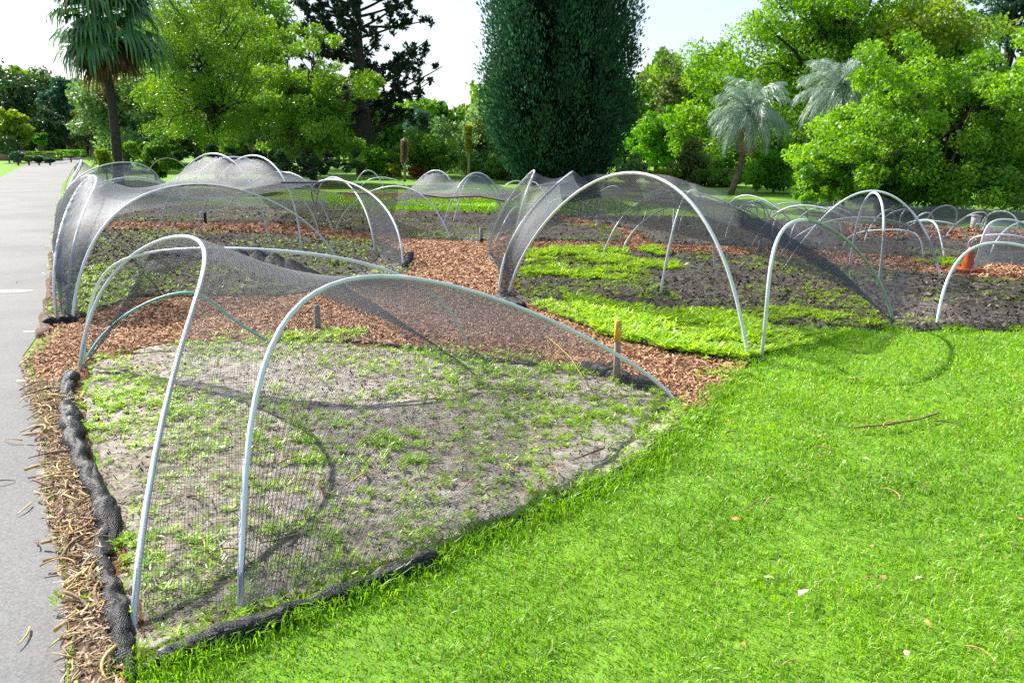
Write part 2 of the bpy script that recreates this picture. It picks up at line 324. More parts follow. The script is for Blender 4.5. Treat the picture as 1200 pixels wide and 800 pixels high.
# grass blades on the lawn
lawn_poly = [(.2, .9), (-1.4, 1.2), (-1.3, 2.4), (-.8, 2.75), (3, 6), (40, 60), (60, 40), (8, .5)]
lawn_poly = [(-1.5, 1.0), (-1.5, 3.2), (1, 5.5), (1.2, 7.5), (5, 7.6), (16, 9.5), (22, 24), (30, 22), (9, 1.0)]
def lawn_part(dens, h0, h1, w, band, excl, sh=.0):
    X, Y = scatter(lawn_poly, dens, excl=excl, band=band); n = len(X)
    cl = fbm(X, Y, 3.0, 3); keep = rng.random(n) < .55+cl*.8; X, Y, cl = X[keep], Y[keep], cl[keep]; n = len(X)
    h = rng.uniform(h0, h1, n)*(.3+.8*cl); V, F, F2 = blades(X, Y, 0, h, np.full(n, w)*rng.uniform(.7, 1.3, n), 1.0)
    t = np.clip(.15+.75*fbm(X+5, Y, 1.1, 4)+rng.normal(0, .16, n), 0, .88); dry = rng.random(n) < .07; t[dry] = rng.uniform(.93, 1, dry.sum())
    return V, F, F2, t
road_wide = [(x+(.12 if i < 12 and i > 0 else 0), y) for i, (x, y) in enumerate(road_poly)]
VF = []; T = []
for dens, h0, h1, w, band in ((8500, .025, .06, .0045, (1.5, 3.6)), (5200, .03, .065, .006, (3.6, 5.6)), (2900, .03, .062, .008, (5.6, 8.5)), (800, .04, .08, .016, (8.5, 14)), (200, .05, .1, .03, (14, 26))):
    V, F, F2, t = lawn_part(dens, h0, h1, w, band, [mulch_poly, road_wide])
    VF.append((V, F)); T.append(t); VF.append((V, F2)); T.append(t)
V, F = cat_(VF)
# tips are degenerate quads: drop to plain quads for speed by keeping 4 indices (last repeated is removed below)
def mixed_mesh(name, VF, T, mat):
    quads = []; tris = []; Vs = []; tq = []; tt = []; n = 0
    for (V, F, F2), t in zip(VF, T):
        Vs.append(V); quads.append(F+n); tris.append(F2[:, :3]+n); tq.append(t); tt.append(t); n += len(V)
    V = np.concatenate(Vs); Q = np.concatenate(quads); R = np.concatenate(tris)
    me = bpy.data.meshes.new(name); me.vertices.add(len(V)); me.vertices.foreach_set('co', V.astype(np.float32).ravel())
    me.loops.add(Q.size+R.size); me.loops.foreach_set('vertex_index', np.concatenate([Q.ravel(), R.ravel()]).astype(np.int32))
    me.polygons.add(len(Q)+len(R)); ls = np.concatenate([np.arange(len(Q))*4, Q.size+np.arange(len(R))*3]).astype(np.int32)
    me.polygons.foreach_set('loop_start', ls); me.polygons.foreach_set('loop_total', np.concatenate([np.full(len(Q), 4), np.full(len(R), 3)]).astype(np.int32))
    me.update(calc_edges=True); a = me.attributes.new('tint', 'FLOAT', 'FACE'); a.data.foreach_set('value', np.concatenate(tq+tt).astype(np.float32))
    me.materials.append(mat); o = bpy.data.objects.new(name, me); C.objects.link(o); return o
VF3 = [(VF[i][0], VF[i][1], VF[i+1][1]) for i in range(0, len(VF), 2)]
# tufts creeping over the bed edges
ed = []
for (px, py) in [(345, 722), (250, 765), (500, 660), (640, 600), (750, 548), (815, 495), (865, 442), (880, 427), (935, 394), (1000, 392), (1048, 388), (1120, 388), (1200, 388), (700, 570), (780, 520), (570, 630), (420, 690), (840, 465), (180, 790), (975, 392), (910, 405)]:
    g = G(px, py); ed.append((g[0]+rng.normal(0, .08, 260), g[1]+rng.normal(0, .08, 260)))
line = [G(*p) for p in [(165, 792), (250, 768), (345, 728), (430, 697), (500, 664), (570, 632), (640, 602), (700, 574), (750, 550), (790, 520), (815, 497), (840, 468), (865, 443)]]
for a, b in zip(line[:-1], line[1:]):
    m = int(np.linalg.norm(b-a)*900); q = rng.random(m); ed.append((a[0]+(b[0]-a[0])*q+rng.normal(0, .045, m), a[1]+(b[1]-a[1])*q+rng.normal(0, .045, m)))
X = np.concatenate([e[0] for e in ed]); Y = np.concatenate([e[1] for e in ed]); n = len(X)
VF3.append(blades(X, Y, .01, rng.uniform(.03, .08, n), np.full(n, .005), .9)); T2 = [T[i] for i in range(0, len(T), 2)]+[rng.uniform(.1, .85, n)]
tag(mixed_mesh('grass_blades', VF3, T2, M['grass']), 'short bright green lawn grass in front of the beds', 'grass', kind='stuff')
# weeds: feathery rosettes
def weeds(X, Y, R, z0, k=12, up=.55, wid=.2):
    n = len(X); Vs = []; R = R*1.12
    for j in range(k):
        a = rng.uniform(0, 2*math.pi, n); e = rng.uniform(.1, 1.2, n)*up; l = R*rng.uniform(.5, 1.15, n); o = R*rng.uniform(0, .5, n); oa = rng.uniform(0, 2*math.pi, n)
        b = np.stack([X+np.cos(oa)*o, Y+np.sin(oa)*o, z0+R*rng.uniform(0, .45, n)], -1)
        d = np.stack([np.cos(a)*np.cos(e), np.sin(a)*np.cos(e), np.sin(e)], -1)*l[:, None]
        s = np.stack([-np.sin(a), np.cos(a), rng.normal(0, .3, n)], -1)*(l*wid*.5)[:, None]
        Vs.append(np.stack([b, b+d*.5+s, b+d, b+d*.5-s], 1))
    V = np.stack(Vs, 1).reshape(-1, 3); return V, (np.arange(n*k)[:, None]*4+[0, 1, 2, 3])
VF = []; T = []
def add_weeds(poly, dens, R0, R1, mask=None, k=12, band=None, z0=.03, tb=0):
    X, Y = scatter(poly, dens, band=band)
    if mask is not None: m = mask(X, Y); X, Y = X[m], Y[m]
    n = len(X)
    if n == 0: return
    k = int(k*1.4); V, F = weeds(X, Y, rng.uniform(R0, R1, n), z0, k); VF.append((V, F)); T.append(np.clip(np.repeat(rng.uniform(.1, .9, n), k)+rng.normal(0, .15, n*k)+tb, 0, 1))
clump = lambda lo, sc, o=0: (lambda X, Y: fbm(X+o, Y+o, sc, 3) > lo+rng.uniform(-.08, .08, len(X)))
add_weeds(bed_near, 330, .012, .034, clump(.52, 1.6), 9, z0=.012)
add_weeds(bed_near, 130, .02, .05, clump(.52, 1.3, 31), 14)
def spot(px, py, r, n, R0, R1, k=14, z0=.014, sy=1, tb=0):
    g = G(px, py); X = g[0]+rng.normal(0, r, n); Y = g[1]+rng.normal(0, r*sy, n)
    k = int(k*1.5); V, F = weeds(X, Y, rng.uniform(R0, R1, n), z0, k); VF.append((V, F)); T.append(np.clip(np.repeat(rng.uniform(.2, .9, n), k)+rng.normal(0, .15, n*k)+tb, 0, 1))
for a in [(140, 475, .2, 110, .02, .042), (165, 450, .2, 80, .02, .042), (130, 505, .12, 50, .02, .042), (205, 485, .08, 24, .03, .05), (160, 640, .05, 20, .02, .045), (170, 665, .05, 14, .02, .04), (340, 398, .14, 60, .03, .06), (395, 396, .13, 60, .03, .07), (370, 540, .05, 14, .03, .05), (455, 520, .06, 22, .02, .05), (485, 545, .05, 16, .02, .05), (250, 405, .2, 40, .03, .05), (520, 415, .15, 50, .025, .05), (560, 425, .15, 50, .03, .05), (610, 425, .15, 50, .03, .05), (640, 440, .2, 50, .02, .05), (600, 500, .3, 60, .02, .04), (700, 500, .25, 60, .02, .045), (660, 470, .3, 70, .02, .04), (740, 480, .2, 50, .02, .04), (350, 520, .05, 12, .03, .05), (400, 430, .2, 30, .02, .04), (580, 540, .1, 24, .02, .04), (260, 320, .2, 50, .03, .06)]:
    spot(*a)
br_front = P2([(620, 362), (700, 350), (760, 372), (850, 372), (930, 365), (1040, 384), (880, 426), (790, 416), (712, 397)])
add_weeds(br_front, 420, .03, .06, clump(.36, 1.0), 14, z0=.045, tb=.15)
add_weeds(P2([(660, 352), (740, 366), (860, 372), (905, 396), (876, 427), (790, 418), (700, 396)]), 620, .025, .095, clump(.40, 2.6, 3), 15, z0=.045, tb=.25)
add_weeds(P2([(620, 294), (770, 294), (800, 318), (720, 334), (610, 325)]), 380, .03, .10, clump(.48, 1.6, 3), 16, z0=.045, tb=.3)
add_weeds(bed_right, 100, .02, .045, clump(.5, .9, 8), 12, z0=.045)
add_weeds(P2([(600, 340), (640, 300), (760, 320), (800, 360), (700, 352), (640, 372)]), 220, .025, .05, clump(.42, 1.2, 2), 12, z0=.045)
add_weeds(P2([(870, 340), (1000, 345), (1040, 384), (900, 395), (850, 380)]), 130, .03, .055, clump(.42, 1.2, 5), 12, z0=.045)
add_weeds(bed_left, 90, .02, .05, clump(.48, .9, 14), 10, z0=.045, tb=-.1)
add_weeds(P2([(84, 380), (160, 350), (200, 330), (120, 310), (85, 330)]), 160, .03, .06, clump(.4, 1.2, 14), 12, z0=.045)
add_weeds(bed_left_b, 60, .03, .06, clump(.5, .8, 4), 8, z0=.045, tb=-.2)
add_weeds(bed_right_b, 80, .03, .06, clump(.45, .8, 4), 8, z0=.045, tb=-.2)
for a in [(1110, 309, .18, 60, .05, .1), (1100, 300, .2, 40, .05, .09)]: spot(*a)
for a in [(800, 490, .15, 60, .02, .045), (860, 445, .15, 60, .02, .04), (60, 470, .1, 6, .02, .04), (100, 700, .08, 8, .02, .04)]: spot(*a, z0=.03)
add_weeds(edge_poly, 60, .02, .05, clump(.5, 1.2, 7), 9)
add_weeds(bed_near, 90, .025, .05, clump(.42, 1.2, 77), 12, z0=.012, tb=.2)
V, F = cat_(VF); tag(mesh('weeds', V, F, M['weed'], tint=np.concatenate(T)), 'feathery bright green weeds and seedlings sprouting across the beds', 'weeds', kind='stuff')
# grass strip beyond the centre bed
strip = P2([(385, 247), (385, 233), (640, 236), (760, 240), (760, 252), (600, 250)])
for qx, qy in ((0, 0),):
    pass
sheet('grass_strip', strip, 'lawn', .045, .01, 2, 2, .012, .15)
X, Y = scatter(strip, 260); n = len(X); V3 = blades(X, Y, .04, rng.uniform(.05, .1, n), np.full(n, .03), .8)
tag(mixed_mesh('grass_blades', [V3], [rng.uniform(.4, .85, n)], M['grass']), 'strip of mown grass behind the centre bed', 'grass', kind='stuff')
# ---------------------------------------------------------------- hoops
HP = {
'H1':(-1.35,2.37,-3.34,5.67, -0.65,2.17,1.47,1.22,0.73,0.97,-0.16,0.97,1.48),
'H2':(-1.00,2.48,1.12,4.91, -0.40,1.54,1.36,-1.11,0.25,1.47,-0.15,0.59,0.25),
'H3':(-3.37,5.79,-0.36,6.30, -0.18,0.86,1.37,-0.50,-1.37,0.69,-0.32,-0.51,1.46),
'La':(-4.52,7.44,-8.21,14.12, -0.02,-0.01,1.57,0.81,0.45,1.40,0.49,0.27,1.34),
'Lc':(-4.40,7.44,-7.32,12.30, 0.13,0.08,1.99,1.06,0.64,0.76,0.15,0.09,2.08),
'Ld':(-4.31,7.33,-2.58,11.38, 0.12,0.20,1.13,-0.67,-0.73,1.82,-0.56,0.20,1.13),
'Le':(-10.17,17.28,-16.45,28.67, 0.35,0.19,1.49,1.11,0.62,1.39,0.37,0.21,1.49),
'Lf':(-10.11,17.28,-10.30,22.85, 0.04,-0.08,1.26,0.06,0.00,1.51,0.32,0.29,1.52),
'Lg':(-8.98,15.55,-7.11,17.28, -0.12,-0.11,1.07,0.40,0.37,1.37,-0.28,-0.26,1.04),
'Lh':(-18.80,38.37,-17.46,38.37, 0.01,-0.01,0.99,-0.05,-0.01,1.18,0.18,-0.17,0.99),
'Li':(-16.65,35.79,-14.74,35.79, 0.05,0.01,1.13,0.00,0.02,1.50,0.14,0.01,1.13),
'Lj':(-6.81,14.80,-4.06,12.93, 0.42,-0.04,1.30,0.03,0.04,1.91,-0.23,0.01,1.98),
'Lk':(-6.53,14.66,-3.69,14.66, 0.64,-0.27,1.10,-0.27,-0.44,2.69,0.20,-0.27,0.81),
'Ll':(-6.10,14.80,-3.33,12.10, 0.43,0.13,1.27,0.17,0.09,1.95,-0.03,0.17,1.86),
'Lm':(-6.47,17.28,-3.51,15.24, 0.33,0.00,1.13,0.86,-0.38,1.53,-0.57,0.40,1.20),
'Ln':(-4.35,17.28,-2.16,12.10, -0.09,-0.04,1.12,-0.01,-0.00,1.47,-0.04,-0.02,1.12),
'Lo':(-4.10,17.28,-1.54,10.73, -0.92,-0.36,1.25,-0.11,-0.04,1.26,0.07,0.03,1.25),
'Lp':(-3.49,15.24,-1.11,14.12, 0.19,-0.09,0.86,0.51,-0.24,1.39,-0.41,0.20,0.86),
'M1':(-2.70,18.74,-1.15,17.68, 0.26,0.09,1.12,0.41,0.17,1.50,-0.22,0.42,1.12),
'M2':(-1.44,15.86,0.00,17.28, 0.26,0.26,1.06,0.00,-0.00,1.62,-0.34,-0.34,1.05),
'M3':(-1.31,16.91,-0.20,18.52, 0.31,0.46,0.94,-0.39,-0.08,1.49,-0.15,0.08,0.93),
'M4':(-1.10,21.30,-0.22,20.46, -0.24,-0.04,0.66,-0.20,-0.21,0.60,-0.40,0.14,0.67),
'M5':(-5.24,25.85,-4.19,25.85, -0.00,-0.00,0.68,0.03,0.00,1.50,-0.06,0.00,0.64),
'M6':(-4.65,24.26,-2.92,24.26, -0.35,-0.25,0.74,-0.05,-0.42,1.04,-0.27,-0.25,0.68),
'R1':(0.04,10.58,-0.37,12.40, -0.11,-0.02,1.59,1.30,0.29,1.67,0.08,0.02,1.23),
'R2':(-0.15,8.77,0.05,11.91, -0.02,0.00,1.50,1.82,-0.12,1.43,0.61,-0.04,1.75),
'R3':(-0.05,8.72,1.91,5.96, 0.19,0.10,0.95,0.45,-0.50,2.51,-0.17,0.31,1.09),
'R4':(-0.31,13.74,1.93,16.20, 0.52,0.34,1.06,-1.08,-0.05,0.35,-0.36,0.29,0.75),
'R5':(-0.30,15.86,1.91,17.28, 0.01,-0.09,0.89,0.11,-0.09,1.08,0.13,-0.01,1.21),
'R6':(0.52,14.66,1.99,13.99, 0.07,-0.03,0.86,-0.47,0.21,1.01,-0.02,0.01,0.55),
'R7':(0.76,17.28,1.53,17.28, 0.06,-0.00,1.10,0.67,-0.00,0.89,-0.07,-0.00,1.08),
'R8':(1.60,18.09,2.48,17.68, 0.19,-0.02,0.78,0.75,-0.39,1.24,-0.11,-0.25,0.55),
'R9':(1.82,12.60,5.16,15.55, 0.13,0.28,0.58,-0.14,0.16,1.23,-0.08,0.09,0.44),
'R10':(1.41,11.91,4.65,13.74, 0.24,0.20,0.87,-0.66,-0.25,1.50,-0.53,-0.22,0.77),
'R11':(2.77,17.28,2.87,13.74, -0.03,-0.00,1.00,0.67,0.02,0.88,0.16,1.06,1.01),
'R12':(1.71,8.72,2.75,10.29, 0.15,0.15,1.16,-0.10,-0.07,1.52,-0.22,-0.29,1.23),
'R13':(3.78,10.65,5.45,9.63, 0.58,-0.11,1.11,0.15,0.32,1.47,-0.11,0.47,1.12),
'R14':(2.05,6.09,3.69,7.22, -0.20,-0.77,1.12,-0.86,0.15,1.42,-0.18,0.31,1.06),
'R15':(4.71,10.65,4.48,9.27, 0.03,-0.01,1.45,0.05,-0.01,1.01,-0.11,-0.27,1.49),
'R16':(4.06,7.15,5.82,6.97, 0.37,0.69,1.18,0.05,0.66,0.74,0.02,0.40,0.64),
'R17':(6.42,10.65,7.81,10.81, 0.09,-0.29,0.73,-1.09,-0.11,0.97,0.12,0.02,0.66),
'R18':(5.59,12.93,6.32,11.73, 0.00,0.05,0.55,0.24,-0.32,0.20,-0.07,0.16,0.73),
'R19':(6.93,13.86,6.59,11.64, -0.01,0.00,0.67,0.09,-0.21,0.20,0.13,0.81,0.99),
'R20':(7.09,13.15,7.90,13.15, -1.07,0.14,0.72,0.48,-0.22,0.41,-0.43,-0.15,0.41),
'R22':(7.26,12.10,8.02,11.21, -0.28,0.07,0.55,-0.24,-0.21,0.19,-0.54,0.34,0.70),
'R23':(4.09,13.15,5.84,12.10, 0.13,-0.40,0.45,-0.76,-0.09,1.48,-0.01,-0.32,0.38),
'R24':(4.17,11.91,6.55,12.10, 0.03,-0.48,0.72,0.06,-0.80,1.05,0.04,-0.48,0.31),
'R25':(3.94,14.94,5.19,13.74, 0.18,-0.30,1.01,-0.35,0.11,1.03,-0.17,-0.13,0.59),
'R26':(5.72,17.28,6.58,17.28, -0.01,-0.04,0.64,-0.21,-0.08,0.32,0.09,-0.05,0.71),
'R27':(4.96,17.28,5.26,16.54, -0.09,0.01,0.60,0.13,-0.44,0.28,-0.08,0.02,0.75),
'R28':(5.11,17.28,5.76,17.28, 0.05,-0.21,0.67,-0.29,-0.54,0.55,-0.26,-0.62,0.57),
'R29':(6.11,15.55,6.88,15.09, 0.27,-0.14,0.91,-0.24,0.17,0.20,-0.24,0.16,0.78),
'R30':(-0.43,22.85,0.55,22.85, -0.18,-0.08,0.38,0.29,-0.13,1.29,-0.00,-0.08,0.46),
'R31':(0.25,22.85,0.94,19.94, 0.43,0.08,0.75,-0.31,0.61,1.08,0.20,0.04,0.44),
'R32':(7.48,15.55,7.65,15.09, -0.34,-0.12,0.67,0.72,-0.39,0.36,-0.04,0.72,0.66),
'H4':(-3.45,5.96,-2.08,6.53, -0.09,0.92,0.49,0.51,0.22,0.58,-0.93,0.14,0.45),
'R21':(8.00,13.38,8.63,13.15, -0.02,-0.41,0.71,-0.97,-0.20,0.25,-0.10,-0.29,0.49),
}
def bez(h, n=36):
    A = np.array([h[0], h[1], 0]); B = np.array([h[2], h[3], 0]); v = h[4:]; m = (A+B)/2
    Cn = [A, A+v[:3], m+v[3:6], B+v[6:9], B]; t = np.linspace(0, 1, n)[:, None]
    return sum(c*t**i*(1-t)**(4-i)*p for i, (c, p) in enumerate(zip([1, 4, 6, 4, 1], Cn)))
HC = {k: bez(np.array(v)) for k, v in HP.items()}
for k in HC: HC[k][:, 2] = np.maximum(HC[k][:, 2], 0)
HL = {  # what each hoop is
'H1': ('tall white pipe hoop leaning inward along the path side of the nearest bed', 'near'),
'H2': ('wide white pipe hoop over the front opening of the nearest bed', 'near'),
'H3': ('low white pipe hoop across the back of the nearest bed', 'near'),
'H4': ('short low teal pipe hoop inside the back left corner of the nearest bed', 'near'),
'La': ('thin leaning white hoop standing first at the path corner of the left bed', 'left'),
'Lc': ('curled white hoop at the path corner of the left bed, beside the leaning one', 'left'),
'Ld': ('broad low white hoop framing the front opening of the left bed', 'left'),
'Le': ('steep white hoop on the path side at the far end of the left bed', 'left'),
'Lf': ('white hoop showing in front of the palm trunk at the far left bed', 'left'),
'Lg': ('low white hoop under grey netting just behind the broad front hoop', 'left'),
'Lh': ('tiny distant hoop dome beside the palm trunk', 'left'),
'Li': ('small distant hoop dome right of the palm trunk below the feathery tree', 'left'),
'Lj': ('highest white hoop in the left bed, leftmost of the three tall arches', 'left'),
'Lk': ('middle one of the three tall overlapping arches in the left bed', 'left'),
'Ll': ('rightmost of the three tall overlapping arches in the left bed', 'left'),
'Lm': ('lower hoop standing behind the right leg of the tall left bed arches', 'left'),
'Ln': ('sharply bent white hoop at the right end of the left bed', 'left'),
'Lo': ('outermost hoop at the right end of the left bed, where the net reaches the ground', 'left'),
'Lp': ('low wide white hoop framing the front of the centre bed', 'centre'),
'M1': ('left tall dome hoop of the centre bed, below the yellow flowering shrubs', 'centre'),
'M2': ('right tall dome hoop of the centre bed, below the flower spike', 'centre'),
'M3': ('inner hoop just behind the right dome hoop of the centre bed', 'centre'),
'M4': ('tiny low hoop standing on the grass inside the centre bed', 'centre'),
'M5': ('small far dome hoop behind the left end of the centre bed', 'centre'),
'M6': ('flat far hoop just right of the small far dome behind the centre bed', 'centre'),
'R1': ('pointed leaning hoop at the left end of the right bed, in front of the cypress', 'right'),
'R2': ('long leaning sharp tipped hoop between the pointed hoop and the big arch', 'right'),
'R3': ('largest white hoop of the right bed arching over its front opening', 'right'),
'R4': ('flat low hoop behind the pointed leaning hoop of the right bed', 'right'),
'R5': ('half hidden hoop rising behind the pointed hoop of the right bed', 'right'),
'R6': ('low hoop seen through the net under the left shoulder of the largest arch', 'right'),
'R7': ('narrow hook shaped hoop just left of the largest arch', 'right'),
'R8': ('narrow hook shaped hoop seen inside the largest arch near its top', 'right'),
'R9': ('low hoop ending on bark chips inside the largest arch', 'right'),
'R10': ('broad hoop crossing behind the right leg of the largest arch', 'right'),
'R11': ('edge-on curved hoop inside the largest arch, behind the long straight leg', 'right'),
'R12': ('steep hoop whose straight leg stands in the soil inside the largest arch', 'right'),
'R13': ('tall rounded hoop rising highest in front of the right hand tree', 'right'),
'R14': ('nearest hoop of the right bed front with one white and one green leg', 'right'),
'R15': ('narrow upright hoop standing inside the tall rounded hoop', 'right'),
'R16': ('white hoop in front of the orange cone at the right edge', 'right'),
'R17': ('hoop standing behind the orange cone', 'right'),
'R18': ('flat topped hoop between the tall rounded hoop and the cone', 'right'),
'R19': ('bent hoop supporting the net left of the orange cone', 'right'),
'R20': ('short sloping hoop just right of the bent hoop, behind the net dip', 'right'),
'R21': ('small low hoop by the white post', 'right'),
'R22': ('low hoop behind the cone hoops at the right edge', 'right'),
'R23': ('hoop overlapping the left leg of the tall rounded hoop', 'right'),
'R24': ('low hoop crossing the feet of the tall rounded hoop', 'right'),
'R25': ('double looking dome hoop just right of the leaning palm trunk foot', 'right'),
'R26': ('small far dome hoop right of the palm hoop', 'right'),
'R27': ('tiny hook shaped hoop under the dome by the palm foot', 'right'),
'R28': ('tiny upper hoop under the dome by the palm foot', 'right'),
'R29': ('small far hoop seen through the tall rounded hoop', 'right'),
'R30': ('small far hoop just left of the pointed leaning hoop', 'right'),
'R31': ('far hoop just right of the pointed hoop tip', 'right'),
'R32': ('tiny far hoop right of the tall rounded hoop', 'right')}
GRP = {'near': 'hoops over the nearest bed', 'left': 'hoops over the left bed', 'centre': 'hoops over the centre bed', 'right': 'hoops over the right bed'}
for k, P in HC.items():
    d = np.linalg.norm(P.mean(0)); r = .0135 if k in ('H1', 'H2') else (.012 if k in ('H3', 'H4') else .0148)
    Q = P.copy(); Q[0, 2] = Q[-1, 2] = -.03
    if k != 'H4': Q = Q + (np.sin(np.linspace(0, 9, len(Q)))*.004)[:, None]*np.array([1, .3, 0])
    if k == 'R14':
        e = empty('hoop', P[0]); V, F = tube(Q[:20], r, 10); mesh('white_leg', V, F, M['pipe'], e, smooth=True)
        V, F = tube(Q[19:], r*.97, 10); c = mesh('green_leg', V, F, M['pipe_green'], e, smooth=True); c['label'] = 'dull green right half of the hoop'; o = e
    else:
        V, F = tube(Q, r, 10); o = mesh('hoop', V, F, M['pipe_teal'] if k == 'H4' else M['pipe'], smooth=True, loc=P[0])
    tag(o, HL[k][0], 'hoop', GRP[HL[k][1]])

far = [((752, 272), (776, 258), .7), ((795, 274), (836, 260), .62), ((850, 284), (896, 264), .6), ((906, 284), (950, 270), .55), ((925, 292), (986, 277), .62), ((958, 270), (1000, 264), .45), ((1012, 287), (1046, 270), .5), ((1062, 278), (1092, 270), .4), ((1108, 279), (1150, 272), .42), ((1150, 266), (1192, 270), .36), ((1160, 302), (1216, 292), .5), ((700, 268), (722, 254), .6), ((655, 262), (690, 252), .6), ((1085, 262), (1120, 260), .38), ((870, 258), (905, 254), .4)]
for a, b, hh in far:
    A, B = G(*a), G(*b); t = np.linspace(0, 1, 22)[:, None]; P = A+(B-A)*(.5-.5*np.cos(np.pi*t)); P[:, 2] = hh*np.sin(np.pi*t[:, 0])**.8; P += np.array([.15, .1, 0])*np.sin(np.pi*t)*rng.normal()
    P[0, 2] = P[-1, 2] = -.03; V, F = tube(P, .015, 6); tag(mesh('hoop', V, F, M['pipe'], smooth=True, loc=A), 'small low hoop among the tangle of far hoops in the right bed', 'hoop', 'far low hoops of the right bed')
# ---------------------------------------------------------------- nets
def resample(P, n):
    d = np.r_[0, np.cumsum(np.linalg.norm(np.diff(P, axis=0), axis=1))]; t = np.linspace(0, d[-1], n)
    return np.stack([np.interp(t, d, P[:, i]) for i in range(3)], -1)
def thread_mesh(Pt, ok, r):
    """Pt (a,b,3) knots, ok (a,b) mask: real threads between neighbouring knots as three-sided strands"""
    a, b = ok.shape; segs = []
    h = ok[1:] & ok[:-1]; segs.append((Pt[:-1][h], Pt[1:][h])); v = ok[:, 1:] & ok[:, :-1]; segs.append((Pt[:, :-1][v], Pt[:, 1:][v]))
    P = np.concatenate([s[0] for s in segs]); Q = np.concatenate([s[1] for s in segs]); T = Q-P; T /= np.linalg.norm(T, axis=1)[:, None]+1e-9
    u = np.cross(T, [.31, .2, .93]); u /= np.linalg.norm(u, axis=1)[:, None]+1e-9; w = np.cross(T, u)
    rr = [u*r, (-.5*u+.87*w)*r, (-.5*u-.87*w)*r]
    V = np.stack([P+rr[0], P+rr[1], P+rr[2], Q+rr[0], Q+rr[1], Q+rr[2]], 1).reshape(-1, 3)
    i = np.arange(len(P))[:, None]*6; F = np.concatenate([i+[0, 1, 4, 3], i+[1, 2, 5, 4], i+[2, 0, 3, 5]]); return V, F
# net over the nearest bed: threads stretched between its two front hoops and over the back hoop
def near_net():
    A = resample(HC['H1'], 330); B = resample(HC['H2'], 330); cell = .0135
    dist = np.linalg.norm(B-A, axis=1); K = int(dist.max()/cell)+1
    k = np.arange(K)[None]; ok = k*cell <= dist[:, None]+1e-6; ok[:4] = False
    f = np.clip(k*cell/np.maximum(dist[:, None], 1e-3), 0, 1)
    t = np.linspace(0, 1, 330)[:, None]
    P = A[:, None]*(1-f)[..., None]+B[:, None]*f[..., None]
    sag = np.sin(np.pi*f)*dist[:, None]*.055*np.sin(np.pi*np.clip(t, 0, 1))
    P[..., 2] -= sag; 
    # push up where the back hoop carries it
    H = HC['H3']; best = np.full(P.shape[:2], -1.0)
    for q in H[6:-6]:
        d2 = (P[..., 0]-q[0])**2+(P[..., 1]-q[1])**2; hgt = q[2]-np.sqrt(d2)*.75; best = np.maximum(best, hgt)
    P[..., 2] = np.where(f*(1-f) > 0, np.maximum(P[..., 2], best*np.clip(8*f*(1-f), 0, 1)), P[..., 2])
    P[..., 2] = np.maximum(P[..., 2]+.004*np.sin(P[..., 0]*11+P[..., 1]*7), .03)
    P[..., 0] += .0022*np.sin(np.arange(K)*1.9)[None]; P[..., 1] += .002*np.sin(np.arange(330)*2.3)[:, None]
    P[..., 2] += .012; V, F = thread_mesh(P, ok, .0009)
    o = mesh('crop_net', V, F, M['thread'], loc=A[0]); tag(o, 'fine dark crop net stretched over the nearest bed', 'net')
    return P, ok
near_net()
def front_net():                     # the part that hangs in the front opening, from the wide hoop down to the bed edge
    A = resample(HC['H2'], 401)[6:300]; A = resample(A, 230); g0, g1 = HC['H2'][0], G(600, 615); n = 230
    tt = np.linspace(0, 1, n)[:, None]; B = g0+(g1-g0)*tt**1.2; B[:, 2] = .06; dist = np.linalg.norm(B-A, axis=1); cell = .0135; K = int(dist.max()/cell)+1
    k = np.arange(K)[None]; ok = k*cell <= dist[:, None]; f = np.clip(k*cell/np.maximum(dist[:, None], 1e-3), 0, 1); P = A[:, None]*(1-f)[..., None]+B[:, None]*f[..., None]
    P[..., 1] -= .012; P[..., 0] += .002*np.sin(np.arange(K)*1.9)[None]; P[..., 1] += np.sin(np.pi*f)*.12*np.sin(np.pi*tt); V, F = thread_mesh(P, ok, .0007)
    tag(mesh('crop_net', V, F, M['thread'], loc=g0), 'fine net hanging inside the front opening of the nearest bed under the wide hoop', 'net')
front_net()

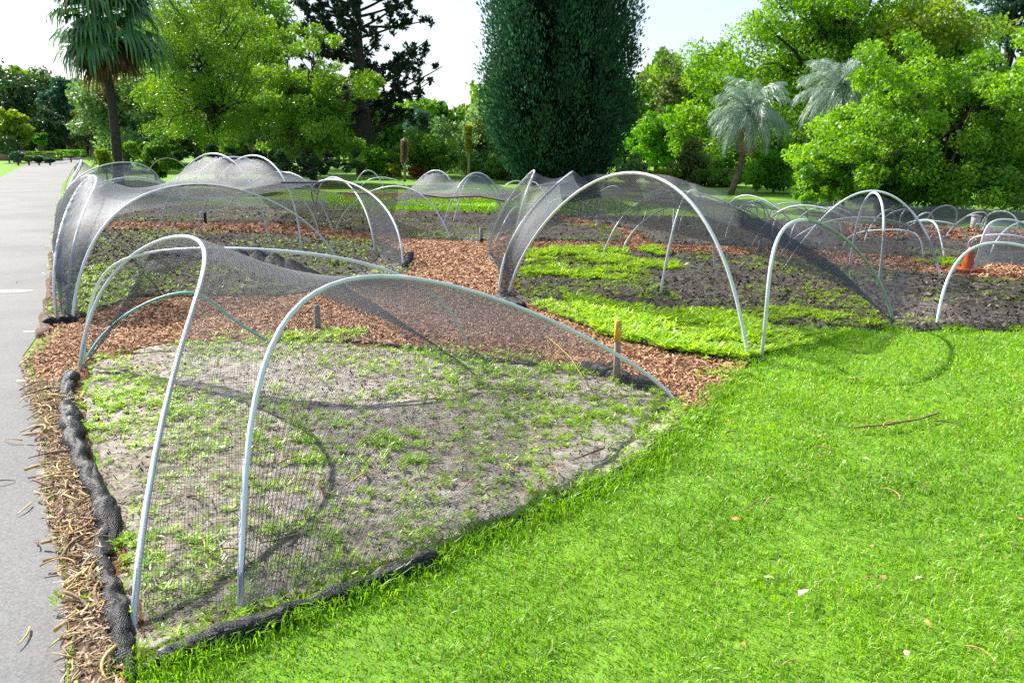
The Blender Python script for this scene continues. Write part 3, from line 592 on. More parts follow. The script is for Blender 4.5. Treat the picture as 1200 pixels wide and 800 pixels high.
def membrane(name, label, bound, obst, cell, uvs=1.0, sag=.0006, hem=None, iters=1400, hem_r=.012, ruff=.035, mat='net', drop=.04, tight=()):
    """bound: list of (x,y,z or None) polygon; obst: hoop curves that hold the sheet up"""
    poly = [(b[0], b[1]) for b in bound]; p = np.array(poly); lo = p.min(0)-cell*2; hi = p.max(0)+cell*2
    nx, ny = ((hi-lo)/cell).astype(int)+2; X, Y = np.meshgrid(lo[0]+np.arange(nx)*cell, lo[1]+np.arange(ny)*cell, indexing='ij')
    ins = inpoly(X, Y, poly)
    big = ins.copy()
    big[1:] |= ins[:-1]; big[:-1] |= ins[1:]; t = big.copy(); big[:, 1:] |= t[:, :-1]; big[:, :-1] |= t[:, 1:]
    # snap the ring of outside vertices onto the boundary
    ring = big & ~ins; rx, ry = X[ring], Y[ring]; bd = np.full(len(rx), 1e9); sx = rx.copy(); sy = ry.copy(); sz = np.full(len(rx), np.nan)
    for i in range(len(bound)):
        a, b = bound[i], bound[(i+1) % len(bound)]; ax, ay, bx, by = a[0], a[1], b[0], b[1]; l = (bx-ax)**2+(by-ay)**2+1e-12
        k = np.clip(((rx-ax)*(bx-ax)+(ry-ay)*(by-ay))/l, 0, 1); qx = ax+k*(bx-ax); qy = ay+k*(by-ay); d = (rx-qx)**2+(ry-qy)**2
        m = d < bd; bd[m] = d[m]; sx[m] = qx[m]; sy[m] = qy[m]
        sz[m] = np.nan if (a[2] is None or b[2] is None) else (a[2]+k*(b[2]-a[2]))[m]
    fixed = np.full(X.shape, np.nan); fixed[ring] = sz; X = X.copy(); Y = Y.copy(); X[ring] = sx; Y[ring] = sy
    ob = np.full(X.shape, -1.0)
    for nm in obst:
        q = resample(HC[nm], 500); q[:, 2] -= .0 if nm in tight else drop; ii = np.round((q[:, 0]-lo[0])/cell).astype(int); jj = np.round((q[:, 1]-lo[1])/cell).astype(int)
        g = (ii >= 0) & (ii < nx) & (jj >= 0) & (jj < ny); np.maximum.at(ob, (ii[g], jj[g]), q[g, 2]+.008)
    Z = np.where(np.isnan(fixed), .9, fixed); Z = np.maximum(Z, np.where(big, ob, 0)); fx = ~np.isnan(fixed); Z[fx] = fixed[fx]
    Bm = big.astype(float)
    def nb(Aa): 
        s = np.zeros_like(Aa); s[1:] += Aa[:-1]; s[:-1] += Aa[1:]; s[:, 1:] += Aa[:, :-1]; s[:, :-1] += Aa[:, 1:]; return s
    cnt = np.maximum(nb(Bm), 1)
    for it in range(iters):
        Zn = nb(Z*Bm)/cnt-sag; Zn = np.maximum(Zn, ob); Zn = np.maximum(Zn, .05); Zn[fx] = fixed[fx]; Z = np.where(big, Zn, Z)
    Z = Z + np.where(fx, 0, ruff*(fbm(X, Y, 2.5, 3)-.5)*np.clip(Z, 0, 1))
    fm = big[:-1, :-1] & big[1:, :-1] & big[:-1, 1:] & big[1:, 1:]
    idx = np.arange(nx*ny).reshape(nx, ny); F = np.stack([idx[:-1, :-1], idx[1:, :-1], idx[1:, 1:], idx[:-1, 1:]], -1)[fm]
    # arc length along each axis keeps the weave even on steep sides
    dz0 = np.diff(Z, axis=0, prepend=Z[:1]); dz1 = np.diff(Z, axis=1, prepend=Z[:, :1])
    U = np.cumsum(np.hypot(cell, dz0), axis=0); Vv = np.cumsum(np.hypot(cell, dz1), axis=1)
    used, inv = np.unique(F.ravel(), return_inverse=True)
    V = np.stack([X, Y, Z], -1).reshape(-1, 3)[used]; uv = np.stack([U.ravel(), Vv.ravel()], -1)[used]
    e = empty(name, (bound[0][0], bound[0][1], 0)); mesh('net_sheet', V, inv.reshape(F.shape), M[mat], e, smooth=True, uv=uv)
    for h in (hem or []):
        V, F = tube(resample(np.array(h, float), 60), hem_r, 6); mesh('hem', V, F, M['rope'], e, smooth=True)
    tag(e, label, 'net', 'dark crop nets over the beds'); return e
def sec(k, a, b, n=10):              # part of a hoop as boundary points
    P = resample(HC[k], 101)[int(a*100):int(b*100)+1]; return [tuple(p) for p in P[np.linspace(0, len(P)-1, n).astype(int)]]
def pz(px, py, D): p = W(px, py, D); return (p[0], p[1], max(p[2], .03))
# left bed
front = sec('Ld', 0, .62, 16)
apexLn = HC['Ln'][np.argmax(HC['Ln'][:, 2])]
edge = [pz(330, 214, 10.6), pz(370, 214, 11.8)]+[tuple(resample(HC['Ln'], 101)[62])]
rightb = [(-2.3, 15.8, .85), (-3.0, 19.0, None), (-6.0, 24, None), (-13.5, 29, None)]
leftb = [(-15.9, 28.8, .05), (-12.4, 21.3, .05), (-9.2, 15.7, .04), (-7.5, 12.5, .04), (-5.8, 9.8, .04)]
membrane('crop_net', 'broad grey crop net draped over the tall arches of the left bed', front+edge+rightb+leftb+[(-4.45, 7.4, .02)],
         [k for k in ('La', 'Lc', 'Lf', 'Lg', 'Lj', 'Lk', 'Ll', 'Lm', 'Le')], .09, drop=.06, tight=('La', 'Lc'), sag=.0008, hem=[edge[:3], [(x, y, .04) for x, y, z in leftb[::-1]]+[], front])
# centre bed
f = [pz(395, 226, 14.6), pz(430, 227, 14.4)]+sec('Lp', .35, .7, 8)+[pz(520, 232, 15), pz(560, 230, 15.6), pz(592, 236, 15.5)]
membrane('crop_net', 'dark crop net draped over the dome hoops of the centre bed', f+[(.2, 17.5, .8), (.2, 20.5, None), (-2, 22, None), (-6, 23, None), (-5.4, 16.5, .95)],
         [k for k in ('M1', 'M2', 'M3', 'Lp', 'M6')], .09, hem=[f])
# right bed
f3 = sec('R3', 0, .66, 18)
e3 = [f3[-1], pz(825, 256, 6.7), pz(870, 268, 6.95), pz(905, 282, 7.1), pz(935, 300, 7.2), pz(987, 328, 7.3), (3.69, 7.22, .04)]
r3 = [(4.5, 8.6, .25), (5.4, 9.6, .3), (6.2, 11.0, .45), (7.0, 12.2, .45), (9.5, 13.6, .5), (11.5, 15.0, None), (9, 18.0, None), (3, 19.5, None)]
l3 = [(-.2, 17.5, .75), (-.45, 14, .35), (-.4, 12.4, .03), (-.2, 10.7, .03)]
membrane('crop_net', 'large dark crop net sweeping from the largest arch down across the right bed', f3+e3[1:]+r3+l3+[(-.12, 8.8, .03)],
         [k for k in ('R1', 'R2', 'R10', 'R11', 'R9', 'R13', 'R15', 'R23', 'R24', 'R25', 'R19', 'R20', 'R18', 'R29', 'R26', 'R5', 'R7', 'R8', 'R21')], .075, hem=[[l3[2], l3[3], (-.12, 8.8, .03)]], iters=1600, mat='net_backlit', drop=.07, tight=('R1', 'R2'), sag=.0003)
def loft_net(label, A, B, a0, a1, b0, b1, n=50, m=8, sag=.04, mat='net'):
    PA = resample(A, 201)[int(a0*200):int(a1*200)+1]; PB = resample(B, 201)[int(b0*200):int(b1*200)+1]; PA = resample(PA, n); PB = resample(PB, n)
    f = np.linspace(0, 1, m)[None, :, None]; P = PA[:, None]*(1-f)+PB[:, None]*f; dist = np.linalg.norm(PA-PB, axis=1)
    P[..., 2] -= np.sin(np.pi*f[..., 0])*dist[:, None]*sag; P[..., 2] = np.maximum(P[..., 2], .02)
    U = np.r_[0, np.cumsum(np.linalg.norm(np.diff(PA, axis=0), axis=1))][:, None]+0*f[..., 0]; Vv = dist[:, None]*f[..., 0]
    idx = np.arange(n*m).reshape(n, m); F = np.stack([idx[:-1, :-1], idx[1:, :-1], idx[1:, 1:], idx[:-1, 1:]], -1).reshape(-1, 4)
    o = mesh('crop_net', P.reshape(-1, 3), F, M[mat], smooth=True, uv=np.stack([U, Vv], -1).reshape(-1, 2), loc=PA[0]); tag(o, label, 'net', 'dark crop nets over the beds'); return o
loft_net('narrow net strip between the leaning hoops at the left bed corner', HC['La'], HC['Ld'], 0, .38, 0, .3)
loft_net('narrow net strip between the long leaning hoop and the largest arch', HC['R2'], HC['R3'], 0, .5, 0, .4)
loft_net('net panel closing the left end of the right bed below the pointed hoop', HC['R2'], HC['R1'][::-1], .5, 1, .5, 0) if False else None
loft_net('net panel hanging to the ground at the right end of the left bed', HC['Ln'], HC['Lo'], .45, 1, .3, 1)
he = resample(np.array([sec('R3', .3, .34, 2)[0], pz(700, 232, 8.6), pz(760, 239, 8.2), pz(800, 246, 7.7), pz(825, 255, 7.3)]+[tuple(np.array(q)) for q in e3[2:]], float), 80)
up = he.copy(); w_ = np.interp(np.linspace(0, 1, 80), [0, .1, .35, .8, 1], [.05, .1, .19, .13, .02]); up[:, 2] += w_; up[:, 1] += .1
loft_net('dark gathered edge of the right bed net drooping from the largest arch to the grass', he, up, 0, 1, 0, 1, 80, 5, 0, mat='net_dense')
loft_net('second dark fold of netting lying behind the gathered edge', he+[0, .25, .03], up+[0, .5, .12], 0, 1, 0, 1, 80, 5, 0, mat='net_backlit')
loft_net('net draped over the two hoops around the orange cone', HC['R16'], HC['R17'], .12, .9, .15, .95, sag=.1)

# ---------------------------------------------------------------- rolled netting along the edges
def roll(label, pts, r, group='rolls of black netting at the bed edges'):
    P = resample(np.array(pts, float), 90); n = len(P); rr = r*(.9+.42*(fbm(np.arange(n)*.10+r*77, np.zeros(n)+P[0, 0], 1, 3)-.5)*2)
    rr = rr*np.clip(np.minimum(np.arange(n), n-1-np.arange(n))/9+.35, 0, 1); P[:, 2] = rr*.8; P[:, 0] += (fbm(np.arange(n)*.2, np.zeros(n)+5, 1, 2)-.5)*r*1.2
    k = 28; V, F = tube(P, rr, k); nV = n*k
    ang = np.tile(np.arange(k), n)*2*math.pi/k; along = np.repeat(np.arange(n), k)
    ds = 1+.16*np.sin(ang*2+along*.13)+.08*np.sin(ang*5-along*.3)+.1*(rng.random(nV)-.5)+.22*(fbm(ang*2.2, along*.25, 1, 3)-.5)
    c = np.repeat(P, k, axis=0); V[:nV] = c+(V[:nV]-c)*ds[:, None]; V[:, 2] = np.maximum(V[:, 2], .012)
    e = empty('net_roll', (P[0, 0], P[0, 1], 0)); mesh('rolled_core', V, F, M['roll'], e, smooth=True)
    # loose strands wound round it
    kk = 34; L_ = np.linalg.norm(np.diff(P, axis=0), axis=1).sum(); nn = int(L_/.011); Q = resample(P, nn); rq = np.interp(np.linspace(0, 1, nn), np.linspace(0, 1, n), rr)*1.13
    a = np.arange(kk)*2*math.pi/kk; T = np.gradient(Q, axis=0); T /= np.linalg.norm(T, axis=1)[:, None]; u = np.cross(T, [0, 0, 1.]); u /= np.linalg.norm(u, axis=1)[:, None]; w = np.cross(T, u)
    tw = np.arange(nn)[:, None]*.11; rad = rq[:, None]*(1+.09*np.sin(a[None]*3+np.arange(nn)[:, None]*.07)+.05*rng.random((nn, kk)))
    Pt = Q[:, None]+rad[..., None]*(np.cos(a[None]+tw)[..., None]*u[:, None]+np.sin(a[None]+tw)[..., None]*w[:, None]); Pt[..., 2] = np.maximum(Pt[..., 2], .01)
    V, F = thread_mesh(Pt, np.ones((nn, kk), bool), .0011); mesh('loose_mesh', V, F, M['roll_thread'], e)
    tag(e, label, 'net roll', group)
g = lambda *p: [tuple(G(*q)) for q in p]
roll('thick lumpy roll of black netting between the path litter and the nearest bed, near half', g((150, 800), (143, 775), (135, 715), (118, 660), (125, 620), (112, 590)), .037)
roll('long twisted roll of black netting beside the path, far half', g((128, 640), (122, 600), (108, 575), (92, 540), (83, 500), (78, 460), (84, 440)), .05)
roll('roll of black netting across the front corner of the nearest bed', g((160, 790), (200, 773), (250, 757), (300, 742), (345, 722), (400, 702), (520, 655)), .036)
roll('black netting roll half hidden by grass at the right front edge of the nearest bed', g((560, 635), (640, 598), (700, 568), (750, 543), (790, 505)), .018)
roll('black netting bundle lying by the yellow topped stake', g((680, 434), (705, 440), (735, 450), (765, 458)), .05)
roll('thin netting roll along the back edge of the nearest bed', g((330, 398), (420, 402), (500, 412), (560, 424), (620, 430), (680, 434)), .022)
roll('dark netting knot at the path corner of the left bed', g((54, 383), (70, 381), (88, 379)), .05)
roll('dark netting edge lying at the left end of the right bed', g((572, 300), (585, 312), (600, 326)), .035)
roll('dark netting bundle at the foot of the long leaning hoop', g((584, 350), (596, 360), (610, 366)), .06)
roll('dark netting gathered at the ground at the right end of the left bed', g((470, 318), (478, 310), (480, 300)), .05)
roll('thin black hem line along the grass edge at far right', g((1055, 390), (1100, 388), (1160, 389), (1230, 389), (1300, 388)), .014)
# ---------------------------------------------------------------- stakes, cone, posts
def stake(label, px, py, top, w, body, tip=None, tip_part='painted_tip', tiph=.2, foot=None):
    b = G(px, py); D = b[1]; z = W(px, top, D)[2]; e = empty('stake', (b[0], b[1], 0)); h = z
    V, F = box(b[0], b[1], (h*(1-tiph))/2-.02, w, w*.6, h*(1-tiph)+.04, .4); mesh('post', V, F, M[body], e)
    if tip: V, F = box(b[0], b[1], h*(1-tiph/2)+.002, w*1.04, w*.64, h*tiph, .4); mesh(tip_part, V, F, M[tip], e)
    if foot: V, F = box(b[0], b[1], .04, w*1.2, w*.8, .12, .4); mesh('sleeve', V, F, M[foot], e)
    tag(e, label, 'stake', 'marker stakes in the beds')
stake('weathered wooden stake with a yellow painted top at the right corner of the nearest bed', 722, 450, 376, .042, 'wood', 'yellow_paint', tiph=.33)
stake('grey wooden stake standing in the weeds at the back of the nearest bed', 373, 388, 350, .05, 'stake_grey')
stake('grey stake with black foot at the end of the wide bark path', 564, 286, 262, .05, 'stake_grey', foot='stake_black')
stake('short dark stake under the tall arches of the left bed', 241, 262, 246, .06, 'stake_black')
stake('pale stake with black foot on the bark strip under the dark net edge', 890, 298, 277, .05, 'stake_grey', foot='stake_black')
def cone():
    b = G(1133, 321); e = empty('traffic_cone', (b[0], b[1], 0)); z = W(1133, 295, b[1])[2]; k = 24
    prof = [(.135, .0), (.135, .018), (.085, .024), (.083, .035), (.028, z-.02), (.03, z-.008), (.022, z), (.0, z)]
    a = np.arange(k)*2*math.pi/k; V = np.concatenate([np.stack([b[0]+r*np.cos(a), b[1]+r*np.sin(a), np.full(k, h+.06)], -1) for r, h in prof[2:]])
    n = len(prof)-2; F = [(i*k+j, i*k+(j+1) % k, (i+1)*k+(j+1) % k, (i+1)*k+j) for i in range(n-1) for j in range(k)]
    mesh('cone_body', V, np.array(F), M['orange'], e, smooth=True)
    parts = [box(b[0], b[1], .07, .27, .27, .025, .3)]; V, F = cat_(parts); mesh('base', V, F, M['orange'], e)
    tag(e, 'small plain orange cone standing on the bark strip at the right', 'traffic cone')
cone()
b = G(1142, 268); V, F = box(b[0], b[1], .12, .13, .13, .27); 
e = empty('post', (b[0], b[1], 0)); mesh('shaft', V, F, M['white_paint'], e); V, F = box(b[0], b[1], .27, .16, .16, .03); mesh('cap', V, F, M['white_paint'], e)
tag(e, 'short white post on the grass below the right hand tree', 'post')
# ---------------------------------------------------------------- fallen strips, twigs and leaves
def twig_mesh(L, curl, r):
    n = 9; t = np.linspace(0, 1, n); a = curl*t; x = np.cumsum(np.cos(a))*L/n; y = np.cumsum(np.sin(a))*L/n; z = .012+.03*np.sin(np.pi*t)*rng.random()
    P = np.stack([x, y, z], -1); P -= P.mean(0)*[1, 1, 0]; return tube(P, r*(1-.6*t**2), 5)
protos = []
for i in range(9):
    V, F = twig_mesh(rng.uniform(.15, .3), rng.uniform(-2.4, 2.4), rng.uniform(.005, .0085)); mt = [M['dry'], M['dry_yellow'], M['dry_brown']][i % 3]
    me = mesh('dry_strip', V, F, mt, smooth=True); protos.append(me)
def put(o, i, x, y, z, rz, s, label, cat, group):
    if i: o = o.copy(); C.objects.link(o)
    o.location = (float(x), float(y), float(z)); o.rotation_euler = (float(rng.normal(0, .12)), float(rng.normal(0, .12)), float(rz)); o.scale = (s, s, s); tag(o, label, cat, group); return o
used = [0]*9; 
X, Y = scatter(litter_poly, 260); 
for x, y in list(zip(X, Y))[:285]:
    k = int(rng.integers(9)); put(protos[k], used[k], x, y, .035, rng.uniform(0, 6.28), rng.uniform(.35, .75) if rng.random() < .7 else rng.uniform(.8, 1.15), 'curled dry strip of bark in the litter between path and black netting', 'bark strip', 'curled dry strips in the litter beside the path'); used[k] += 1
for px, py in [(30, 750), (5, 568), (15, 520), (20, 332), (45, 640), (30, 600), (60, 560)]:
    b = G(px, py); k = int(rng.integers(9)); put(protos[k], used[k], b[0], b[1], .012, rng.uniform(0, 6.28), .6, 'dry strip lying out on the bare asphalt path', 'bark strip', 'dry strips lying on the asphalt'); used[k] += 1
for px, py in [(1040, 505), (1010, 500), (1065, 498), (900, 600), (880, 602), (1045, 588), (965, 545), (940, 560), (855, 515), (1110, 505), (1190, 650), (1150, 780), (1020, 690), (1080, 575), (930, 790), (910, 440), (1100, 432), (1190, 450), (960, 535), (1130, 560), (1005, 450)]:
    b = G(px, py); k = int(rng.integers(9)); put(protos[k], used[k], b[0], b[1], .04, rng.uniform(0, 6.28), rng.uniform(.35, .5) if py > 620 else rng.uniform(.45, .9), 'dry twig or strip fallen on the green lawn', 'twig', 'fallen twigs on the lawn'); used[k] += 1
for px, py in [(200, 540), (240, 650), (260, 655), (330, 640), (420, 570), (440, 565), (550, 575), (340, 545), (200, 460), (300, 480), (480, 460), (520, 560), (700, 560), (690, 540), (230, 590), (380, 580), (600, 555), (650, 560)]:
    b = G(px, py); k = int(rng.integers(9)); put(protos[k], used[k], b[0], b[1], .025, rng.uniform(0, 6.28), rng.uniform(.5, 1.1), 'dry twig lying on the soil of the nearest bed', 'twig', 'twigs on the nearest bed'); used[k] += 1
# the long stick leaning by the stake
V, F = tube(np.array([tuple(G(690, 462))[:2]+(.05,), tuple(G(668, 436))[:2]+(.12,), tuple(G(640, 415))[:2]+(.16,)]), .0035, 6)
tag(mesh('stick', V, F, M['dry_yellow'], loc=G(690, 462)), 'long thin yellowish stick lying at the back of the nearest bed left of the stake', 'stick')
V, F = tube(np.array([tuple(G(1000, 508))[:2]+(.04,), tuple(G(1040, 506))[:2]+(.05,), tuple(G(1075, 500))[:2]+(.05,), tuple(G(1100, 491))[:2]+(.045,)]), .006, 6)
tag(mesh('stick', V, F, M['dry_brown'], loc=G(1040, 506)), 'long brown stick lying across the middle of the lawn', 'stick')
def leaf_proto(mat):
    V = np.array([(-.5, 0, .05), (-.2, .2, .12), (.2, .2, .1), (.5, 0, 0), (.2, -.2, .12), (-.2, -.2, .02)])*[.05, .06, .08]; return mesh('fallen_leaf', V, np.array([[0, 1, 4, 5], [1, 2, 3, 4]]), mat)
lp = [leaf_proto(M['dead_leaf']), leaf_proto(M['dry_yellow']), leaf_proto(M['dry'])]; lu = [0, 0, 0]
for px, py in [(940, 708), (988, 551), (1020, 652), (1033, 690), (1060, 780), (1085, 745), (862, 620), (1150, 640), (870, 770), (1195, 620), (960, 520), (1075, 690), (900, 690), (1110, 470), (1170, 560), (830, 570), (1015, 548)]:
    k = int(rng.integers(3)); k = 0 if px == 940 else k; b = G(px, py); big = px == 940
    put(lp[k], lu[k], b[0], b[1], .05, rng.uniform(0, 6.28), 1.2 if big else rng.uniform(.5, .9), 'large pale dead leaf on the lawn near the bottom' if big else 'small dry leaf resting on the lawn', 'leaf', 'fallen leaves on the lawn'); lu[k] += 1
# ---------------------------------------------------------------- trees and shrubs
def leafset(Cn, N, size, asp=.5, upb=.3, fold=.15, dirs=None, dirmix=0):
    """diamond leaves at points Cn with random attitude; dirs bends the leaf axis"""
    n = len(Cn); u = rng.normal(size=(n, 3))
    if dirs is not None: u = u*(1-dirmix)+dirs*dirmix*1.7
    u /= np.linalg.norm(u, axis=1)[:, None]; w = rng.normal(size=(n, 3)); w[:, 2] += 0
    nrm = rng.normal(size=(n, 3)); nrm[:, 2] += upb*2; v = np.cross(nrm, u); v /= np.linalg.norm(v, axis=1)[:, None]+1e-9
    s = (size*rng.uniform(.6, 1.3, n))[:, None]
    V = np.stack([Cn-u*s*.5, Cn+v*s*asp*.5, Cn+u*s*.5, Cn-v*s*asp*.5], 1); V[:, 1:4:2, 2] += s*fold*.3
    return V.reshape(-1, 3), np.arange(n)[:, None]*4+[0, 1, 2, 3]
def branch(a, b, r0, r1, bend=.1, n=6, k=6):
    t = np.linspace(0, 1, n)[:, None]; P = a+(b-a)*t; L_ = np.linalg.norm(b-a); P[1:-1] += rng.normal(0, bend*L_*.3, (n-2, 3)); P[:, 2] += np.sin(np.pi*t[:, 0])*L_*bend*.5
    return tube(P, np.linspace(r0, r1, n), k, caps=False)
LM = {}
def lm(name, ca, cb, tr=.4, spec=.28):
    if name not in LM: LM[name] = leaf_mat('leaf_'+name, ca, cb, tr, spec=spec)
    return LM[name]
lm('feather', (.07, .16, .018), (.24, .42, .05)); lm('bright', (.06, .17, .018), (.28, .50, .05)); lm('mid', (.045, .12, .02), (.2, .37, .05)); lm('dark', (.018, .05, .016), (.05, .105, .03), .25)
lm('cypress', (.008, .03, .017), (.08, .2, .10), .25, .12); lm('greygreen', (.08, .16, .05), (.24, .38, .13)); lm('yellow', (.2, .25, .02), (.42, .4, .04)); lm('yellowgreen', (.12, .2, .02), (.26, .37, .04))  # cypress range runs from shaded to lit foliage
lm('pine', (.010, .026, .014), (.03, .06, .03), .12); lm('lime', (.07, .2, .02), (.17, .40, .045), .5); lm('bluegreen', (.03, .085, .05), (.08, .16, .10)); lm('rust', (.16, .06, .02), (.3, .14, .05)); lm('olive', (.06, .1, .02), (.17, .22, .06))
lm('palm', (.03, .10, .035), (.11, .26, .08), .3, .5); lm('silver', (.15, .23, .17), (.38, .46, .38), .3, .5); lm('deadfrond', (.05, .028, .016), (.15, .085, .045), .2); lm('silver_dead', (.2, .13, .08), (.36, .25, .16), .2)
def tree(label, cat, D, cx, cy, rx, ry, mat, n=12000, size=.14, nclump=90, rc=.32, depth=.8, trunk=None, bark='bark', base=None, asp=.55, name='tree', power=.42, group=None, upb=.3, shape=None, tr=.14, nbr=26, lobes=.42, zmin=None, hang=0, seed=None):
    """crown centre/radii in photo pixels at distance D; real size follows"""
    c = W(cx, cy, D); k = D*math.sqrt(1+((cx-600)/FPX)**2*0)/FPX*1.02; Rx, Rz = rx*k, ry*k; Ry = Rx*depth
    u = rng.normal(size=(nclump, 3)); u /= np.linalg.norm(u, axis=1)[:, None]; rad = rng.random(nclump)**power
    lob = 1+lobes*(np.sin(u[:, 0]*5+c[0])*np.cos(u[:, 2]*6+c[1]))
    q = u*(rad*lob*(1-rc*.6))[:, None]
    if shape == 'cone': w_ = np.clip(1-(q[:, 2]+.75)*.52, .08, 1); q[:, :2] *= w_[:, None]*1.25
    if shape == 'column': w_ = np.clip(1-np.abs(q[:, 2]+.25)**2.6*.55, .1, 1); q[:, :2] *= w_[:, None]
    cl = c+q*[Rx, Ry, Rz]; zlo = .15 if zmin is None else zmin; cl[:, 2] = np.maximum(cl[:, 2], zlo+rng.random(nclump)*.4)
    rcs = rc*min(Rx, Rz)*rng.uniform(.65, 1.25, nclump); wgt = rcs**2; idx = rng.choice(nclump, n, p=wgt/wgt.sum())
    g = rng.normal(size=(n, 3)); g /= np.linalg.norm(g, axis=1)[:, None]; rr = rng.random(n)**.45
    P = cl[idx]+g*(rr*rcs[idx])[:, None]*[1, 1, .72]
    if hang: P[:, 2] -= rng.random(n)**2*hang
    P[:, 2] = np.maximum(P[:, 2], .05)
    V, F = leafset(P, n, size, asp, upb); ct = rng.uniform(0, 1, nclump); T = np.clip(ct[idx]**1.3*.75+rng.random(n)*.4-.05, 0, 1)
    bx, by = (c[0], c[1]) if base is None else (W(base, cy, D)[0], D)
    e = empty(name, (bx, by, 0)); mesh('crown', V, F, lm(mat, None, None), e, tint=T)
    top = np.array([c[0], c[1], c[2]+Rz*.35]); b0 = np.array([bx, by, -.1]); parts = [branch(b0, top, tr*k*30 if tr > 1 else tr, tr*.35, .03, 9, 8)]
    fork = b0+(top-b0)*.45
    for j in rng.choice(nclump, min(nbr, nclump), replace=False):
        s = b0+(top-b0)*rng.uniform(.3, .85); parts.append(branch(s, cl[j], tr*.35, tr*.06, .12, 6, 5))
    V, F = cat_(parts); mesh('trunk', V, F, M[bark], e, smooth=True); tag(e, label, cat, group); return e
def fan_palm():
    D = 34.; b = W(139, 216, D); b[2] = 0; t = W(121, 62, D); e = empty('palm_tree', (b[0], D, 0))
    n = 26; tt = np.linspace(0, 1, n)[:, None]; P = b+(t-b)*tt; P[:, 0] += np.sin(tt[:, 0]*3)*.12; P[-1, 2] += 1.2
    V, F = tube(P, np.interp(np.linspace(0, 1, n), [0, .1, 1], [.27, .2, .16])*(1+.03*(np.arange(n) % 2)), 12); mesh('trunk', V, F, M['bark_dark'], e, smooth=True)
    hub = W(119, 12, D); Vs = {'live_frond': [], 'dead_frond': []}
    for i in range(96):
        dead = i >= 74; az = rng.uniform(0, 2*math.pi); el = rng.uniform(-.75, 1.25) if not dead else rng.uniform(-1.2, -.45)
        L_ = rng.uniform(1.45, 2.5) if not dead else rng.uniform(1.2, 1.9); h = hub.copy(); h[2] -= .35*(dead)
        d = np.array([math.cos(az)*math.cos(el), math.sin(az)*math.cos(el), math.sin(el)]); s = np.array([-math.sin(az), math.cos(az), 0]); up = np.cross(d, s)
        root = h+d*L_*.05; mid = h+d*L_*.65+[0, 0, -.15*L_]; V, F = tube(np.array([root, (root+mid)/2+[0, 0, .06], mid]), .03, 4, False); Vs['dead_frond' if dead else 'live_frond'].append((V, F))
        for q in range(18):
            a = (q/17-.5)*2.5; dd = d*math.cos(a)+s*math.sin(a); l = L_*.62*(1-.25*abs(a)/1.25)*rng.uniform(.85, 1.1); sd = np.cross(dd, up); w = .072*rng.uniform(.8, 1.3)
            p0 = mid; p1 = mid+dd*l*.55+[0, 0, -.10*l]; hg = rng.uniform(.5, 1.3); p2 = mid+dd*l*.85+[0, 0, -.42*l*hg]; p3 = mid+dd*l*(1.2-.3*hg)+[0, 0, -l*.85*hg]
            Vq = np.array([p0-sd*.01, p0+sd*.01, p1+sd*w, p1-sd*w, p2-sd*w*.6, p2+sd*w*.6, p3+sd*.008, p3-sd*.008])
            Vs['dead_frond' if dead else 'live_frond'].append((Vq, np.array([(0, 1, 2, 3), (3, 2, 5, 4), (4, 5, 6, 7)])))
    V, F = cat_(Vs['live_frond']); mesh('crown', V, F, lm('palm', 0, 0), e, tint=np.repeat(rng.random(len(F)//3+1), 3)[:len(F)])
    V, F = cat_(Vs['dead_frond']); mesh('dead_fronds', V, F, lm('deadfrond', 0, 0), e, tint=rng.random(len(F)))
    tag(e, 'tall fan palm with dark trunk and brown hanging dead fronds beside the path', 'palm tree')
